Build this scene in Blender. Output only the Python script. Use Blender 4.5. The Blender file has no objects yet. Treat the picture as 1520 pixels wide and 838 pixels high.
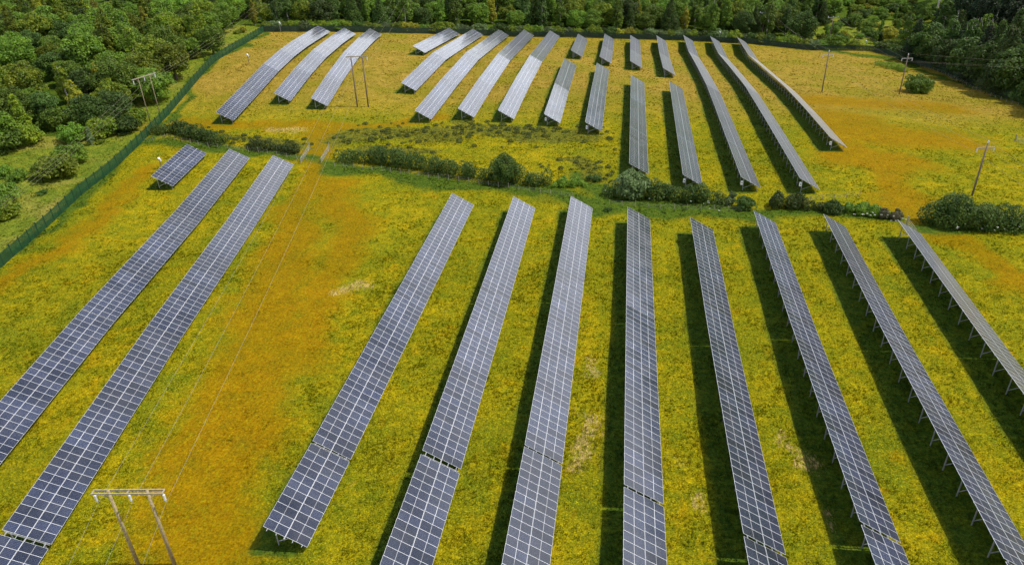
import bpy, math, random
import numpy as np
from mathutils import Vector, Matrix

# ------------------------------------------------------------------ camera
CAM = (1168.38, 0.549383, 0.127721, -0.031235, 0.518328)   # focal px (1520 wide), pitch, yaw, roll, table tilt
H = 50.0
scene = bpy.context.scene
COL = scene.collection
_f, _p, _yw, _ro, TILT = CAM
FWD = np.array([-math.sin(_yw)*math.cos(_p), math.cos(_yw)*math.cos(_p), -math.sin(_p)])
RGT = np.array([math.cos(_yw), math.sin(_yw), 0.])
UPV = np.array([-math.sin(_yw)*math.sin(_p), math.cos(_yw)*math.sin(_p), math.cos(_p)])
cr, sr = math.cos(_ro), math.sin(_ro)
CR = RGT*cr + UPV*sr
CU = UPV*cr - RGT*sr
cd = bpy.data.cameras.new('camera'); cam = bpy.data.objects.new('camera', cd); COL.objects.link(cam)
cd.sensor_width = 36; cd.lens = _f/1520*36; cd.clip_start = .5; cd.clip_end = 6000
cam.matrix_world = Matrix(((CR[0], CU[0], -FWD[0], 0), (CR[1], CU[1], -FWD[1], 0), (CR[2], CU[2], -FWD[2], H), (0, 0, 0, 1)))
scene.camera = cam

# ------------------------------------------------------------------ light
SUN_EL, SUN_AZ = 58.0, 94.0 - 8.0        # sun stands to the right (+x), slightly beyond the camera's side
sun_dir = Vector((math.cos(math.radians(SUN_EL))*math.sin(math.radians(SUN_AZ)),
                  math.cos(math.radians(SUN_EL))*math.cos(math.radians(SUN_AZ)),
                  math.sin(math.radians(SUN_EL))))
w = bpy.data.worlds.new("World"); scene.world = w; w.use_nodes = True
nt = w.node_tree; nt.nodes.clear()
out = nt.nodes.new('ShaderNodeOutputWorld'); bg = nt.nodes.new('ShaderNodeBackground')
sky = nt.nodes.new('ShaderNodeTexSky'); sky.sky_type = 'NISHITA'; sky.sun_disc = False
sky.sun_elevation = math.radians(SUN_EL); sky.sun_rotation = math.radians(SUN_AZ)
sky.air_density = 1.0; sky.dust_density = .8; sky.ozone_density = 2.5
tc = nt.nodes.new('ShaderNodeTexCoord')
mp = nt.nodes.new('ShaderNodeMapping'); mp.inputs['Scale'].default_value = (1, 1, 3.0)
nz = nt.nodes.new('ShaderNodeTexNoise'); nz.inputs['Scale'].default_value = 2.3; nz.inputs['Detail'].default_value = 6; nz.inputs['Roughness'].default_value = .6
rp = nt.nodes.new('ShaderNodeValToRGB'); rp.color_ramp.elements[0].position = .44; rp.color_ramp.elements[1].position = .62
mx = nt.nodes.new('ShaderNodeMix'); mx.data_type = 'RGBA'
mx.inputs['B'].default_value = (14.5, 15, 16, 1)       # sunlit cloud, on the same scale as the sky
nt.links.new(tc.outputs['Generated'], mp.inputs[0]); nt.links.new(mp.outputs[0], nz.inputs['Vector'])
nt.links.new(nz.outputs['Fac'], rp.inputs[0])
sz_ = nt.nodes.new('ShaderNodeSeparateXYZ'); nt.links.new(tc.outputs['Generated'], sz_.inputs[0])
lowm = nt.nodes.new('ShaderNodeMapRange'); lowm.inputs[1].default_value = .40; lowm.inputs[2].default_value = .70; lowm.inputs[3].default_value = 1.0; lowm.inputs[4].default_value = .10
nt.links.new(sz_.outputs[2], lowm.inputs[0])
lowb = nt.nodes.new('ShaderNodeMapRange'); lowb.inputs[1].default_value = .38; lowb.inputs[2].default_value = .56; lowb.inputs[3].default_value = .85; lowb.inputs[4].default_value = 0
nt.links.new(sz_.outputs[2], lowb.inputs[0])
ad = nt.nodes.new('ShaderNodeMath'); ad.operation = 'MAXIMUM'; nt.links.new(rp.outputs[0], ad.inputs[0]); nt.links.new(lowb.outputs[0], ad.inputs[1])
mu = nt.nodes.new('ShaderNodeMath'); mu.operation = 'MULTIPLY'; nt.links.new(ad.outputs[0], mu.inputs[0]); nt.links.new(lowm.outputs[0], mu.inputs[1])
nt.links.new(mu.outputs[0], mx.inputs['Factor'])
nt.links.new(sky.outputs[0], mx.inputs['A']); nt.links.new(mx.outputs['Result'], bg.inputs[0])
bg.inputs[1].default_value = 0.115
nt.links.new(bg.outputs[0], out.inputs[0])
sl = bpy.data.lights.new('sun', 'SUN'); so = bpy.data.objects.new('sun', sl); COL.objects.link(so)
sl.energy = 4.4; sl.angle = math.radians(1.2); sl.color = (1.0, .94, .84)
so.rotation_euler = (-sun_dir).to_track_quat('-Z', 'Y').to_euler(); so.location = (60, 0, 120)
scene.view_settings.view_transform = 'Standard'; scene.view_settings.look = 'None'
scene.view_settings.exposure = 0.36; scene.view_settings.gamma = 1.0
scene.view_settings.use_curve_mapping = False
scene.cycles.max_bounces = 5; scene.cycles.diffuse_bounces = 2; scene.cycles.glossy_bounces = 2
scene.cycles.transmission_bounces = 3; scene.cycles.transparent_max_bounces = 6
scene.cycles.use_adaptive_sampling = True; scene.cycles.adaptive_threshold = .02
scene.cycles.use_denoising = True
try: scene.cycles.denoiser = 'OPENIMAGEDENOISE'
except Exception: pass

# ------------------------------------------------------------------ terrain heights (cubic B-spline, cm)
TERR = """-765,-704,-636,-558,-465,-351,-213,-59,87,208,304,380,446,506,560,608,648,681,708,730
-780,-730,-676,-614,-541,-454,-340,-196,-63,35,109,171,229,284,332,371,402,424,442,456
-790,-753,-713,-665,-609,-548,-468,-335,-218,-150,-94,-43,14,66,106,135,154,166,173,178
-790,-771,-746,-712,-663,-608,-558,-491,-420,-361,-311,-255,-192,-145,-116,-101,-96,-97,-101,-107
-779,-780,-777,-761,-720,-647,-581,-599,-598,-557,-501,-424,-373,-347,-339,-342,-352,-367,-383,-401
-754,-778,-800,-816,-814,-780,-723,-701,-690,-668,-615,-558,-544,-551,-568,-592,-618,-647,-675,-704
-719,-762,-809,-858,-902,-921,-880,-825,-796,-765,-726,-719,-739,-773,-813,-855,-897,-938,-978,-1017
-677,-734,-797,-865,-929,-961,-952,-933,-933,-934,-929,-934,-969,-1021,-1078,-1135,-1190,-1242,-1291,-1340
-637,-701,-769,-846,-935,-1016,-1044,-1053,-1091,-1123,-1150,-1175,-1228,-1296,-1366,-1434,-1498,-1558,-1615,-1671
-609,-676,-742,-809,-891,-1006,-1112,-1188,-1244,-1289,-1346,-1429,-1512,-1595,-1675,-1750,-1820,-1886,-1948,-2009
-603,-677,-744,-801,-849,-940,-1128,-1302,-1391,-1464,-1552,-1685,-1811,-1914,-2002,-2081,-2153,-2222,-2289,-2354
-626,-717,-803,-884,-970,-1084,-1255,-1435,-1583,-1722,-1862,-2017,-2148,-2252,-2341,-2420,-2494,-2565,-2634,-2703
-684,-800,-916,-1037,-1172,-1327,-1504,-1687,-1868,-2046,-2221,-2385,-2502,-2598,-2684,-2764,-2839,-2912,-2983,-3054
-775,-922,-1071,-1230,-1403,-1599,-1818,-2018,-2208,-2387,-2560,-2716,-2837,-2937,-3025,-3107,-3185,-3260,-3334,-3407
-896,-1073,-1256,-1450,-1661,-1891,-2132,-2345,-2545,-2725,-2888,-3031,-3158,-3267,-3363,-3450,-3531,-3609,-3685,-3760
-1041,-1245,-1457,-1682,-1922,-2173,-2423,-2653,-2864,-3049,-3212,-3353,-3482,-3597,-3698,-3791,-3876,-3957,-4035,-4113
-1198,-1426,-1664,-1916,-2180,-2449,-2711,-2955,-3175,-3368,-3534,-3678,-3809,-3927,-4033,-4130,-4220,-4304,-4386,-4465"""
TC = np.array([[float(v) for v in l.split(',')] for l in TERR.strip().split('\n')])/100
TNY, TNX = TC.shape; TD = 22.; TX0, TY0 = -190., -20.
def _bs(u):
    i = np.floor(u).astype(int); t = u-i
    return i, ((1-t)**3/6, (3*t**3-6*t**2+4)/6, (-3*t**3+3*t**2+3*t+1)/6, t**3/6)
def ground(x, y):
    x = np.asarray(x, float); y = np.asarray(y, float)
    i, a = _bs(np.clip((x-TX0)/TD, 1, TNX-3.001)); j, b = _bs(np.clip((y-TY0)/TD, 1, TNY-3.001)); z = 0
    for p in range(4):
        for q in range(4): z = z + a[p]*b[q]*TC[j+q-1, i+p-1]
    r = np.clip(y-316, 0, None); z = z + .08*r*r/(r+30)
    r = np.clip(x-118, 0, None); z = z + .30*r*r/(r+25)
    return z
def gz(x, y): return float(ground(x, y))
def ray(px, py):
    a, b = px-760, py-419
    u = a*cr + b*sr; v = -a*sr + b*cr
    return RGT*(u/_f) - UPV*(v/_f) + FWD
_ts = np.arange(30, 900, .5)
def at(px, py):
    """the spot of ground the given sight line meets"""
    D = ray(px, py); X = D[0]*_ts; Y = D[1]*_ts; Z = H + D[2]*_ts
    below = Z < ground(X, Y)
    k = int(np.argmax(below)) if below.any() else len(_ts)-1
    lo, hi = _ts[max(k-1, 0)], _ts[k]
    for _ in range(12):
        m = (lo+hi)/2
        if H + D[2]*m < gz(D[0]*m, D[1]*m): hi = m
        else: lo = m
    return Vector((D[0]*hi, D[1]*hi, H+D[2]*hi))
def toimg(x, y, z):
    v = np.array([x, y, z-H]); d = v@FWD
    return 760+_f*(v@CR)/d, 419-_f*(v@CU)/d

# numpy value noise
_rng = np.random.default_rng(7); _tab = _rng.random((256, 256))
def vnoise(x, y):
    xi = np.floor(x).astype(int); yi = np.floor(y).astype(int); fx = x-xi; fy = y-yi
    fx = fx*fx*(3-2*fx); fy = fy*fy*(3-2*fy)
    g = lambda a, b: _tab[a % 256, b % 256]
    return (g(xi, yi)*(1-fx)+g(xi+1, yi)*fx)*(1-fy)+(g(xi, yi+1)*(1-fx)+g(xi+1, yi+1)*fx)*fy
def fbm(x, y, n=4):
    s = 0; a = .5
    for k in range(n): s = s + a*vnoise(x*2**k+17*k, y*2**k+31*k); a *= .5
    return s/(1-.5**n)

# ------------------------------------------------------------------ helpers
def tag(o, label=None, cat=None, group=None, kind=None):
    if label: o['label'] = label
    if cat: o['category'] = cat
    if group: o['group'] = group
    if kind: o['kind'] = kind
    return o
def empty(name, loc):
    o = bpy.data.objects.new(name, None); COL.objects.link(o); o.location = loc; o.empty_display_size = .3
    return o
def link(name, me, parent=None, mat=None):
    o = bpy.data.objects.new(name, me); COL.objects.link(o)
    if parent is not None: o.parent = parent
    if mat is not None:
        if not me.materials: me.materials.append(mat)
        elif me.materials[0] != mat:
            o.material_slots[0].link = 'OBJECT'; o.material_slots[0].material = mat
    return o
class MB:
    def __init__(s): s.v = []; s.f = []; s.mi = []; s.uv = []; s.mats = []
    def mat(s, m):
        if m not in s.mats: s.mats.append(m)
        return s.mats.index(m)
    def add(s, verts, faces, m=None, uvs=None):
        b = len(s.v); k = s.mat(m) if m is not None else 0
        s.v += [tuple(v) for v in verts]
        for n, f in enumerate(faces):
            s.f.append([b+i for i in f]); s.mi.append(k); s.uv.append(uvs[n] if uvs else [(0, 0)]*len(f))
    def box(s, c, d, m=None, M=None):
        x, y, z = d[0]/2, d[1]/2, d[2]/2
        P = [Vector((a*x, b*y, e*z)) for a in (-1, 1) for b in (-1, 1) for e in (-1, 1)]
        if M is not None: P = [M @ p for p in P]
        P = [p+Vector(c) for p in P]
        s.add(P, [(0, 1, 3, 2), (4, 6, 7, 5), (0, 4, 5, 1), (2, 3, 7, 6), (0, 2, 6, 4), (1, 5, 7, 3)], m)
    def beam(s, p0, p1, w, h, m=None, up=(0, 0, 1)):
        p0, p1 = Vector(p0), Vector(p1); d = (p1-p0).normalized(); u = Vector(up)
        if abs(d.dot(u)) > .98: u = Vector((1, 0, 0))
        a = d.cross(u).normalized(); b = a.cross(d)
        P = [q+a*(i*w/2)+b*(j*h/2) for q in (p0, p1) for i, j in ((-1, -1), (1, -1), (1, 1), (-1, 1))]
        s.add(P, [(3, 2, 1, 0), (4, 5, 6, 7), (0, 1, 5, 4), (1, 2, 6, 5), (2, 3, 7, 6), (3, 0, 4, 7)], m)
    def tube(s, pts, rad, n=8, m=None, cap=True):
        pts = [Vector(p) for p in pts]; R = rad if hasattr(rad, '__len__') else [rad]*len(pts)
        P = []; prev = None
        for i, p in enumerate(pts):
            d = (pts[min(i+1, len(pts)-1)]-pts[max(i-1, 0)]).normalized()
            u = Vector((0, 0, 1)) if abs(d.z) < .9 else Vector((1, 0, 0))
            a = d.cross(u).normalized(); b = a.cross(d)
            if prev and a.dot(prev) < 0 and False: a = -a
            prev = a
            P += [p+(a*math.cos(t*2*math.pi/n)+b*math.sin(t*2*math.pi/n))*R[i] for t in range(n)]
        F = [(i*n+t, i*n+(t+1) % n, (i+1)*n+(t+1) % n, (i+1)*n+t) for i in range(len(pts)-1) for t in range(n)]
        if cap: F += [tuple(range(n))[::-1], tuple((len(pts)-1)*n+t for t in range(n))]
        s.add(P, F, m)
    def mesh(s, name, mat=None, smooth=False):
        me = bpy.data.meshes.new(name); me.from_pydata(s.v, [], s.f)
        for m in s.mats: me.materials.append(m)
        if mat is not None and not s.mats: me.materials.append(mat)
        if s.mats: me.polygons.foreach_set('material_index', s.mi)
        if any(any(c != (0, 0) for c in u) for u in s.uv):
            l = me.uv_layers.new(name='uv'); l.data.foreach_set('uv', [c for u in s.uv for p in u for c in p])
        if smooth: me.polygons.foreach_set('use_smooth', [True]*len(s.f))
        me.update(); return me
    def obj(s, name, mat=None, parent=None, smooth=False):
        return link(name, s.mesh(name, mat, smooth), parent)
def np_mesh(name, V, F, mat, cols=None, smooth=False):
    """V (n,3), F (m,k) arrays"""
    me = bpy.data.meshes.new(name); k = F.shape[1]
    me.vertices.add(len(V)); me.vertices.foreach_set('co', V.astype(np.float32).ravel())
    me.loops.add(F.size); me.loops.foreach_set('vertex_index', F.astype(np.int32).ravel())
    me.polygons.add(len(F)); me.polygons.foreach_set('loop_start', np.arange(0, F.size, k, dtype=np.int32))
    me.polygons.foreach_set('loop_total', np.full(len(F), k, dtype=np.int32))
    if smooth: me.polygons.foreach_set('use_smooth', np.ones(len(F), bool))
    for nm, c in (cols or {}).items():
        a = me.attributes.new(nm, 'FLOAT_COLOR', 'POINT'); a.data.foreach_set('color', c.astype(np.float32).ravel())
    me.materials.append(mat); me.update(calc_edges=True); me.validate(); return me

# ------------------------------------------------------------------ materials
def mat_new(name):
    m = bpy.data.materials.new(name); m.use_nodes = True; nt = m.node_tree
    return m, nt, nt.nodes['Principled BSDF']
def N(nt, t, **kw):
    n = nt.nodes.new(t)
    for k, v in kw.items():
        if k in n.inputs.keys(): n.inputs[k].default_value = v
        else: setattr(n, k, v)
    return n
def mixc(nt, fac, a, b, blend='MIX'):
    n = nt.nodes.new('ShaderNodeMix'); n.data_type = 'RGBA'; n.blend_type = blend
    for key, v in (('Factor', fac), ('A', a), ('B', b)):
        if isinstance(v, (int, float)): n.inputs[key].default_value = v
        elif isinstance(v, tuple): n.inputs[key].default_value = v if len(v) == 4 else v+(1,)
        else: nt.links.new(v, n.inputs[key])
    return n.outputs['Result']
def mapr(nt, v, a, b, c=0., d=1.):
    n = nt.nodes.new('ShaderNodeMapRange'); n.inputs[1].default_value = a; n.inputs[2].default_value = b
    n.inputs[3].default_value = c; n.inputs[4].default_value = d; nt.links.new(v, n.inputs[0]); return n.outputs[0]
def mth(nt, op, a, b=None):
    n = nt.nodes.new('ShaderNodeMath'); n.operation = op
    for i, v in enumerate((a, b)):
        if v is None: continue
        if isinstance(v, (int, float)): n.inputs[i].default_value = v
        else: nt.links.new(v, n.inputs[i])
    return n.outputs[0]
def noise(nt, vec, scale, detail=3, rough=.55, dist=0.):
    n = N(nt, 'ShaderNodeTexNoise', Scale=scale, Detail=detail, Roughness=rough, Distortion=dist)
    if vec is not None: nt.links.new(vec, n.inputs['Vector'])
    return n.outputs['Fac']
def simple(name, col, rough=.6, metal=0., var=.15, scale=3.):
    m, nt, b = mat_new(name)
    g = nt.nodes.new('ShaderNodeTexCoord')
    f = noise(nt, g.outputs['Object'], scale, 4)
    c2 = tuple(c*(1-var) for c in col); c3 = tuple(min(1, c*(1+var)) for c in col)
    nt.links.new(mixc(nt, mapr(nt, f, .3, .7), c2, c3), b.inputs['Base Color'])
    b.inputs['Roughness'].default_value = rough; b.inputs['Metallic'].default_value = metal
    return m
M_galv = simple('galvanised_steel', (.31, .32, .33), .5, .5)
M_wood = simple('weathered_pole_wood', (.25, .195, .10), .85, 0, .35, 6)
M_dwood = simple('dark_pole_wood', (.13, .095, .07), .85, 0, .35, 6)
M_mwood = simple('old_pole_wood', (.20, .165, .09), .9, 0, .3, 6)
M_arm = simple('crossarm_timber', (.29, .25, .18), .8, 0, .3, 5)
M_ins = simple('insulator_glaze', (.50, .51, .52), .3)
M_wire = simple('aluminium_conductor', (.24, .22, .15), .7, 0)
M_fence = simple('green_fence_paint', (.005, .048, .016), .55, 0, .3, .8)
M_fpost = simple('dark_green_fence_post', (.004, .03, .014), .5)
M_post = simple('grey_stake_wood', (.24, .22, .16), .85)
M_inv = simple('inverter_white', (.78, .79, .8), .4)
M_invd = simple('inverter_dark', (.05, .05, .055), .5)
M_gate = simple('gate_galvanised', (.30, .30, .24), .6, .2)
M_alu = simple('panel_frame_aluminium', (.74, .75, .76), .38, .25, .04)

# glass-fronted silicon: dark cells, pale gaps, half-cut centre strip
M_pv, nt, b = mat_new('photovoltaic_glass')
uv = nt.nodes.new('ShaderNodeUVMap'); sp = nt.nodes.new('ShaderNodeSeparateXYZ'); nt.links.new(uv.outputs[0], sp.inputs[0])
def gridline(v, n, wd):
    f = mth(nt, 'FRACT', mth(nt, 'MULTIPLY', v, n)); d = mth(nt, 'ABSOLUTE', mth(nt, 'SUBTRACT', f, .5))
    return mth(nt, 'GREATER_THAN', d, .5-wd)
gx_ = gridline(sp.outputs[0], 6, .022); gy_ = gridline(sp.outputs[1], 20, .035)
line = mth(nt, 'MAXIMUM', gx_, gy_)
mid = mth(nt, 'LESS_THAN', mth(nt, 'ABSOLUTE', mth(nt, 'SUBTRACT', sp.outputs[1], .5)), .008)
oi = nt.nodes.new('ShaderNodeObjectInfo'); geo = nt.nodes.new('ShaderNodeNewGeometry')
bus = gridline(sp.outputs[0], 30, .06)
ident = N(nt, 'ShaderNodeTexWhiteNoise', noise_dimensions='2D')
uvc = nt.nodes.new('ShaderNodeVectorMath'); uvc.operation = 'MULTIPLY'; uvc.inputs[1].default_value = (6, 20, 0)
uvf = nt.nodes.new('ShaderNodeVectorMath'); uvf.operation = 'FLOOR'
nt.links.new(uv.outputs[0], uvc.inputs[0]); nt.links.new(uvc.outputs[0], uvf.inputs[0]); nt.links.new(uvf.outputs[0], ident.inputs['Vector'])
cell = mixc(nt, ident.outputs['Value'], (.005, .0095, .027), (.009, .016, .046))
cell = mixc(nt, mth(nt, 'MULTIPLY', bus, .2), cell, (.14, .15, .18))
cell = mixc(nt, mth(nt, 'MULTIPLY', line, .30), cell, (.45, .46, .48))
cell = mixc(nt, mid, cell, (.50, .51, .52))
tone = N(nt, 'ShaderNodeTexNoise', Scale=.11, Detail=2.0); nt.links.new(geo.outputs['Position'], tone.inputs['Vector'])
vm = nt.nodes.new('ShaderNodeVectorMath'); vm.operation = 'SCALE'; nt.links.new(cell, vm.inputs[0])
nt.links.new(mth(nt, 'MULTIPLY', mapr(nt, oi.outputs['Random'], 0, 1, .65, 1.35), mapr(nt, tone.outputs['Fac'], .35, .65, .7, 1.3)), vm.inputs['Scale']); cell = vm.outputs[0]
dirt = noise(nt, geo.outputs['Position'], .35, 4)
cell = mixc(nt, mapr(nt, dirt, .45, .8, .02, .10), cell, (.22, .20, .17))
nt.links.new(cell, b.inputs['Base Color'])
b.inputs['Roughness'].default_value = .16; b.inputs['IOR'].default_value = 1.52
nt.links.new(mapr(nt, dirt, .3, .8, .07, .20), b.inputs['Roughness'])
b.inputs['Sheen Weight'].default_value = 1.0; b.inputs['Sheen Roughness'].default_value = .22; b.inputs['Sheen Tint'].default_value = (1, 1, 1, 1)

# ground / grass colours
def grass_colour(nt, tufts=False):
    geo = nt.nodes.new('ShaderNodeNewGeometry'); P = geo.outputs['Position']
    A = N(nt, 'ShaderNodeAttribute', attribute_name='zone'); B = N(nt, 'ShaderNodeAttribute', attribute_name='zone_b')
    sa = nt.nodes.new('ShaderNodeSeparateColor'); nt.links.new(A.outputs['Color'], sa.inputs[0])
    sb = nt.nodes.new('ShaderNodeSeparateColor'); nt.links.new(B.outputs['Color'], sb.inputs[0])
    track, green, tan = sa.outputs; straw, scrub, outside = sb.outputs
    n1 = noise(nt, P, .07, 4, .6, .4); n2 = noise(nt, P, .45, 4, .65, .3); n3 = noise(nt, P, 3.2, 4, .7); n4 = noise(nt, P, .028, 3, .5)
    n5 = noise(nt, P, 1.3, 4, .7, .6)
    stm = nt.nodes.new('ShaderNodeMapping'); stm.inputs['Rotation'].default_value = (0, 0, .6); stm.inputs['Scale'].default_value = (1, .25, 1); nt.links.new(P, stm.inputs[0])
    n7 = noise(nt, stm.outputs[0], 4.5, 3, .6, 1.2)
    base = mixc(nt, mapr(nt, n2, .32, .68), (.116, .133, .004), (.298, .226, .004))
    base = mixc(nt, mapr(nt, n1, .42, .66, 0, .75), base, (.105, .125, .004))
    base = mixc(nt, mapr(nt, noise(nt, P, .13, 3, .6, .6), .54, .70, 0, .6), base, (.090, .125, .006))
    base = mixc(nt, mapr(nt, n5, .55, .75, 0, .55), base, (.075, .110, .004))
    n6 = noise(nt, P, 7.0, 3, .7)
    base = mixc(nt, mapr(nt, n6, .52, .64, 0, .55), base, (.070, .105, .004))
    base = mixc(nt, mapr(nt, n6, .46, .36, 0, .45), base, (.40, .30, .003))
    # buttercup-orange and pale seed-head patches
    base = mixc(nt, mapr(nt, noise(nt, P, .22, 4, .65, .8), .58, .72, 0, .45), base, (.36, .205, .002))
    base = mixc(nt, mapr(nt, noise(nt, P, .8, 3, .6, 1.0), .63, .75, 0, .22), base, (.34, .27, .05))
    tanc = mixc(nt, mapr(nt, n2, .35, .65), (.185, .135, .014), (.290, .195, .034))
    tanc = mixc(nt, mapr(nt, n1, .45, .62, 0, .8), tanc, (.175, .155, .010))
    base = mixc(nt, mth(nt, 'MULTIPLY', tan, 1.0), base, tanc)
    outc = mixc(nt, mapr(nt, n2, .3, .7), (.070, .115, .010), (.175, .195, .018))
    outc = mixc(nt, mapr(nt, n1, .5, .68, 0, .8), outc, (.23, .20, .04))
    base = mixc(nt, outside, base, outc)
    trk = mixc(nt, mapr(nt, n2, .3, .7), (.168, .083, .001), (.250, .136, .001))
    trk = mixc(nt, mapr(nt, n7, .50, .66, 0, .7), trk, (.235, .195, .003))
    trk = mixc(nt, mapr(nt, n1, .35, .65, 0, .6), trk, (.160, .118, .001))
    base = mixc(nt, mapr(nt, mth(nt, 'ADD', track, mth(nt, 'MULTIPLY', mth(nt, 'SUBTRACT', n2, .5), 1.3)), .10, 1.0, 0, .9), base, trk)
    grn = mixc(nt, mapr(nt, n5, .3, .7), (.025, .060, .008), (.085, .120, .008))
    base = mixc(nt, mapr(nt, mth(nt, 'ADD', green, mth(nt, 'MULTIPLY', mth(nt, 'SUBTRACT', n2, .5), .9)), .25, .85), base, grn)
    base = mixc(nt, mapr(nt, mth(nt, 'ADD', straw, mth(nt, 'MULTIPLY', mth(nt, 'SUBTRACT', n7, .5), 3.0)), .75, 1.3, 0, .9), base, (.36, .26, .10))
    scr = mixc(nt, mapr(nt, n5, .35, .65), (.040, .060, .008), (.16, .145, .012))
    base = mixc(nt, mapr(nt, mth(nt, 'ADD', scrub, mth(nt, 'MULTIPLY', mth(nt, 'SUBTRACT', n2, .5), 1.6)), .35, .75), base, scr)
    # blade-scale mottling
    fine = mth(nt, 'MULTIPLY', mapr(nt, n3, .28, .74, .52, 1.42), mapr(nt, n6, .7, .3, .72, 1.28))
    v = nt.nodes.new('ShaderNodeVectorMath'); v.operation = 'SCALE'; nt.links.new(base, v.inputs[0]); nt.links.new(fine, v.inputs['Scale'])
    return v.outputs[0], n3, n5, P, track
M_ground, nt, b = mat_new('meadow_ground')
c, n3, n5, P, track = grass_colour(nt)
nt.links.new(c, b.inputs['Base Color']); b.inputs['Roughness'].default_value = .95; b.inputs['Specular IOR Level'].default_value = .03
hgt = mth(nt, 'ADD', mth(nt, 'MULTIPLY', n3, .16), mth(nt, 'MULTIPLY', n5, .3))
bp = N(nt, 'ShaderNodeBump', Strength=.9, Distance=1.0); nt.links.new(hgt, bp.inputs['Height']); nt.links.new(bp.outputs[0], b.inputs['Normal'])
M_tuft, nt, b = mat_new('meadow_blades')
c, n3, n5, P, track = grass_colour(nt)
b.inputs['Roughness'].default_value = .9; b.inputs['Specular IOR Level'].default_value = .03
nt.links.new(c, b.inputs['Base Color'])
tr = nt.nodes.new('ShaderNodeBsdfTranslucent'); nt.links.new(c, tr.inputs[0])
ms = nt.nodes.new('ShaderNodeMixShader'); ms.inputs[0].default_value = .45
nt.links.new(b.outputs[0], ms.inputs[1]); nt.links.new(tr.outputs[0], ms.inputs[2]); nt.links.new(ms.outputs[0], nt.nodes['Material Output'].inputs[0])

def leaf_mat(name, dark, light, tip=None):
    m, nt, b = mat_new(name)
    oi = nt.nodes.new('ShaderNodeObjectInfo'); tcn = nt.nodes.new('ShaderNodeTexCoord'); geo = nt.nodes.new('ShaderNodeNewGeometry')
    ri = noise(nt, tcn.outputs['Object'], 9.0, 1); cl = noise(nt, tcn.outputs['Object'], .55, 3)
    c = mixc(nt, mapr(nt, ri, .3, .7), dark, light)
    c = mixc(nt, mapr(nt, cl, .4, .7, 0, .6), c, tip or tuple(min(1, l*1.5) for l in light))
    hs = N(nt, 'ShaderNodeHueSaturation'); nt.links.new(c, hs.inputs['Color'])
    nt.links.new(mapr(nt, oi.outputs['Random'], 0, 1, .488, .508), hs.inputs['Hue'])
    nt.links.new(mapr(nt, oi.outputs['Random'], 0, 1, .62, 1.38), hs.inputs['Value'])
    c = hs.outputs[0]
    nt.links.new(c, b.inputs['Base Color']); b.inputs['Roughness'].default_value = .6; b.inputs['Specular IOR Level'].default_value = .25
    tr = nt.nodes.new('ShaderNodeBsdfTranslucent'); nt.links.new(c, tr.inputs[0])
    ms = nt.nodes.new('ShaderNodeMixShader'); ms.inputs[0].default_value = .28
    nt.links.new(b.outputs[0], ms.inputs[1]); nt.links.new(tr.outputs[0], ms.inputs[2]); nt.links.new(ms.outputs[0], nt.nodes['Material Output'].inputs[0])
    return m
L_mid = leaf_mat('leaf_mid_green', (.020, .056, .007), (.125, .220, .016), (.20, .30, .018))
L_dark = leaf_mat('leaf_dark_green', (.010, .030, .006), (.055, .105, .012), (.10, .155, .016))
L_olive = leaf_mat('leaf_olive', (.030, .060, .005), (.145, .225, .011), (.29, .32, .013))
L_blue = leaf_mat('leaf_bluish_green', (.0182, .0494, .0104), (.0910, .1625, .0260))
L_gold = leaf_mat('leaf_yellow_green', (.0910, .1300, .0104), (.2470, .2470, .0156), (.4160, .3380, .0156))
L_con = leaf_mat('needle_dark', (.008, .022, .007), (.022, .045, .011), (.035, .065, .014))
L_hedge = leaf_mat('leaf_hedge_dark', (.008, .024, .005), (.050, .092, .009), (.10, .135, .012))
L_pale = leaf_mat('leaf_grey_green', (.035, .065, .020), (.13, .18, .06))
L_red = leaf_mat('leaf_dry_brownish', (.05, .055, .025), (.16, .15, .07), (.20, .19, .09))
M_bark = simple('bark_brown', (.10, .075, .055), .9, 0, .3, 5)
M_birch = simple('bark_pale', (.48, .45, .40), .8, 0, .35, 4)
M_pine = simple('bark_pine', (.17, .13, .10), .9, 0, .3, 4)

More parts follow.
